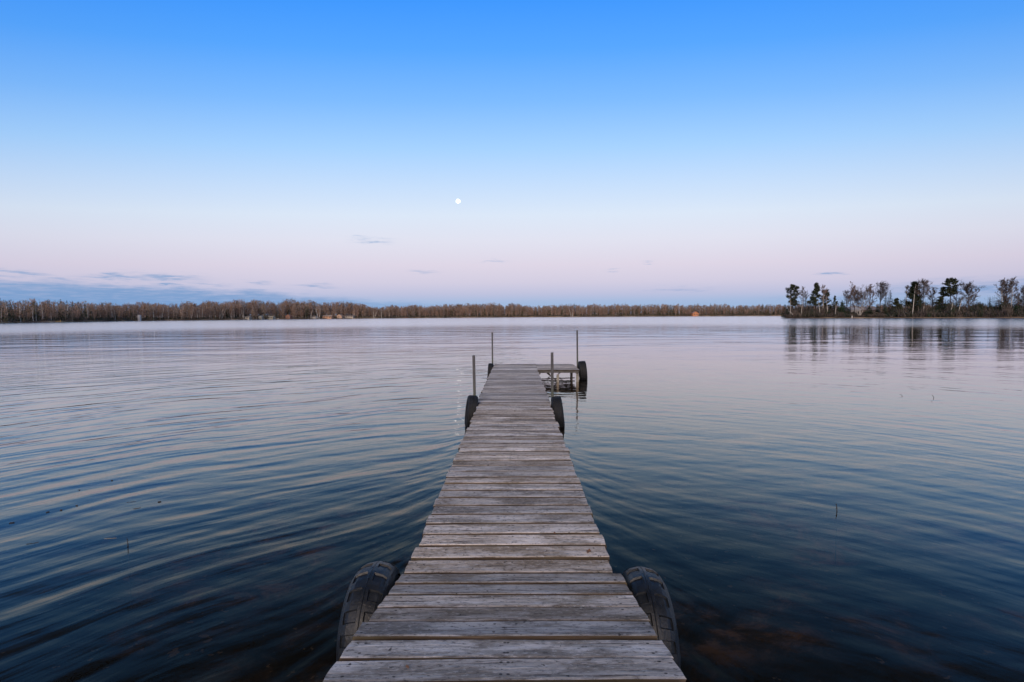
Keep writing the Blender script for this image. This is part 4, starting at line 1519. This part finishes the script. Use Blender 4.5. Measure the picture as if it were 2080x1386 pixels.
reed('dark reed stem alone in the water right of the dock', 1700, 1039, -.010, .070, .0042)
reed('dark thin reed upright in the water left of the dock', 260, 1108, -.006, .060, .0032)
reed('bent reed stem far right, right one of two', 1897, 809, -.05, .07, .005)
reed('bent reed stem far right, left one of two', 1833, 805, -.06, .04, .0045)


def bit(label, px, py, L, wd, ang, pale=False, name='floating_leaf'):
    p = ground(px, py, 0)
    L, wd = L * .62, wd * .62
    straw = 'straw' in name
    mb = MB()
    n = 8
    vs = []
    for i in range(n):
        a = 2 * math.pi * i / n
        vs.append((math.cos(a) * L * (1 + .2 * math.sin(3 * a)), math.sin(a) * wd, (.002 if straw else .004 + .003 * math.sin(2 * a + 1))))
    vs += [(x * .9, y * .9, -.004) for x, y, z in vs]
    vs.append((0, 0, .003 if straw else .009))
    fs = [(i, (i + 1) % n, 2 * n) for i in range(n)] + [(n + i, n + (i + 1) % n, (i + 1) % n, i) for i in range(n)] + [tuple(reversed(range(n, 2 * n)))]
    mb.add(vs, fs)
    o = mb.build(name, M_PALE if pale else M_RUST)
    o.location = (p.x, p.y, 0)
    o.rotation_euler = (0, 0, R(ang))
    return tag(o, label, 'leaf' if 'leaf' in name else 'straw', 'bits floating left of the dock')


bit('largest dark leaf floating nearest the left edge', 24, 1063, .030, .018, 10)
bit('round dark leaf floating second from the left edge', 97, 1041, .020, .016, 40)
bit('dark leaf with pale stalk floating third from the left', 124, 1037, .016, .012, 0)
bit('small dark leaf floating fourth from the left', 156, 1028, .012, .008, 20)
bit('small round dark leaf floating farthest out left of dock', 227, 977, .014, .012, 20)
bit('tiny dark leaf floating left of the farthest one', 161, 996, .010, .007, 0)
bit('dark curled leaf floating rightmost of the left group', 324, 1020, .022, .010, 30)
bit('dark straw floating above the upright reed', 267, 1020, .065, .004, 12, name='floating_straw')
bit('short dark straw floating right of the longer one', 278, 1033, .045, .005, 30, name='floating_straw')
bit('pale straw floating left of the upright reed', 224, 1094, .075, .004, 8, True, 'floating_straw')
bit('dark straw floating at the far lower left', 66, 1104, .060, .004, 25, name='floating_straw')

# dead leaves lying on the boards
def deck_leaf(label, px, py, z, ang, s, parent_rot=0):
    p = ground(px, py, z)
    mb = MB()
    vs = [(-.5, 0, .05), (-.2, .28, .3), (.15, .30, .1), (.5, .05, .28), (.2, -.26, .05), (-.2, -.24, .25), (0, 0, .02)]
    mb.add([(x * s, y * s, zz * s * .7) for x, y, zz in vs], [(i, (i + 1) % 6, 6) for i in range(6)] + [((i + 1) % 6, i, 6) for i in range(0)])
    o = mb.build('dead_leaf', M_DEADLEAF)
    sol = o.modifiers.new('thickness', 'SOLIDIFY')
    sol.thickness = .0012
    o.location = (p.x, p.y, z + .002)
    o.rotation_euler = (0, 0, R(ang))
    return tag(o, label, 'leaf', 'dead leaves on the boards')


deck_leaf('red brown curled leaf near the right edge of the middle boards', 1196, 1122, DECK, 60, .045)
deck_leaf('orange brown leaf on the near ramp boards', 1117, 1239, .385, 20, .030)
deck_leaf('tiny rusty leaf on the nearest board at lower left', 828, 1357, .545, 130, .018)
deck_leaf('small dark leaf on the middle boards right of centre', 1127, 1084, DECK, 100, .024)
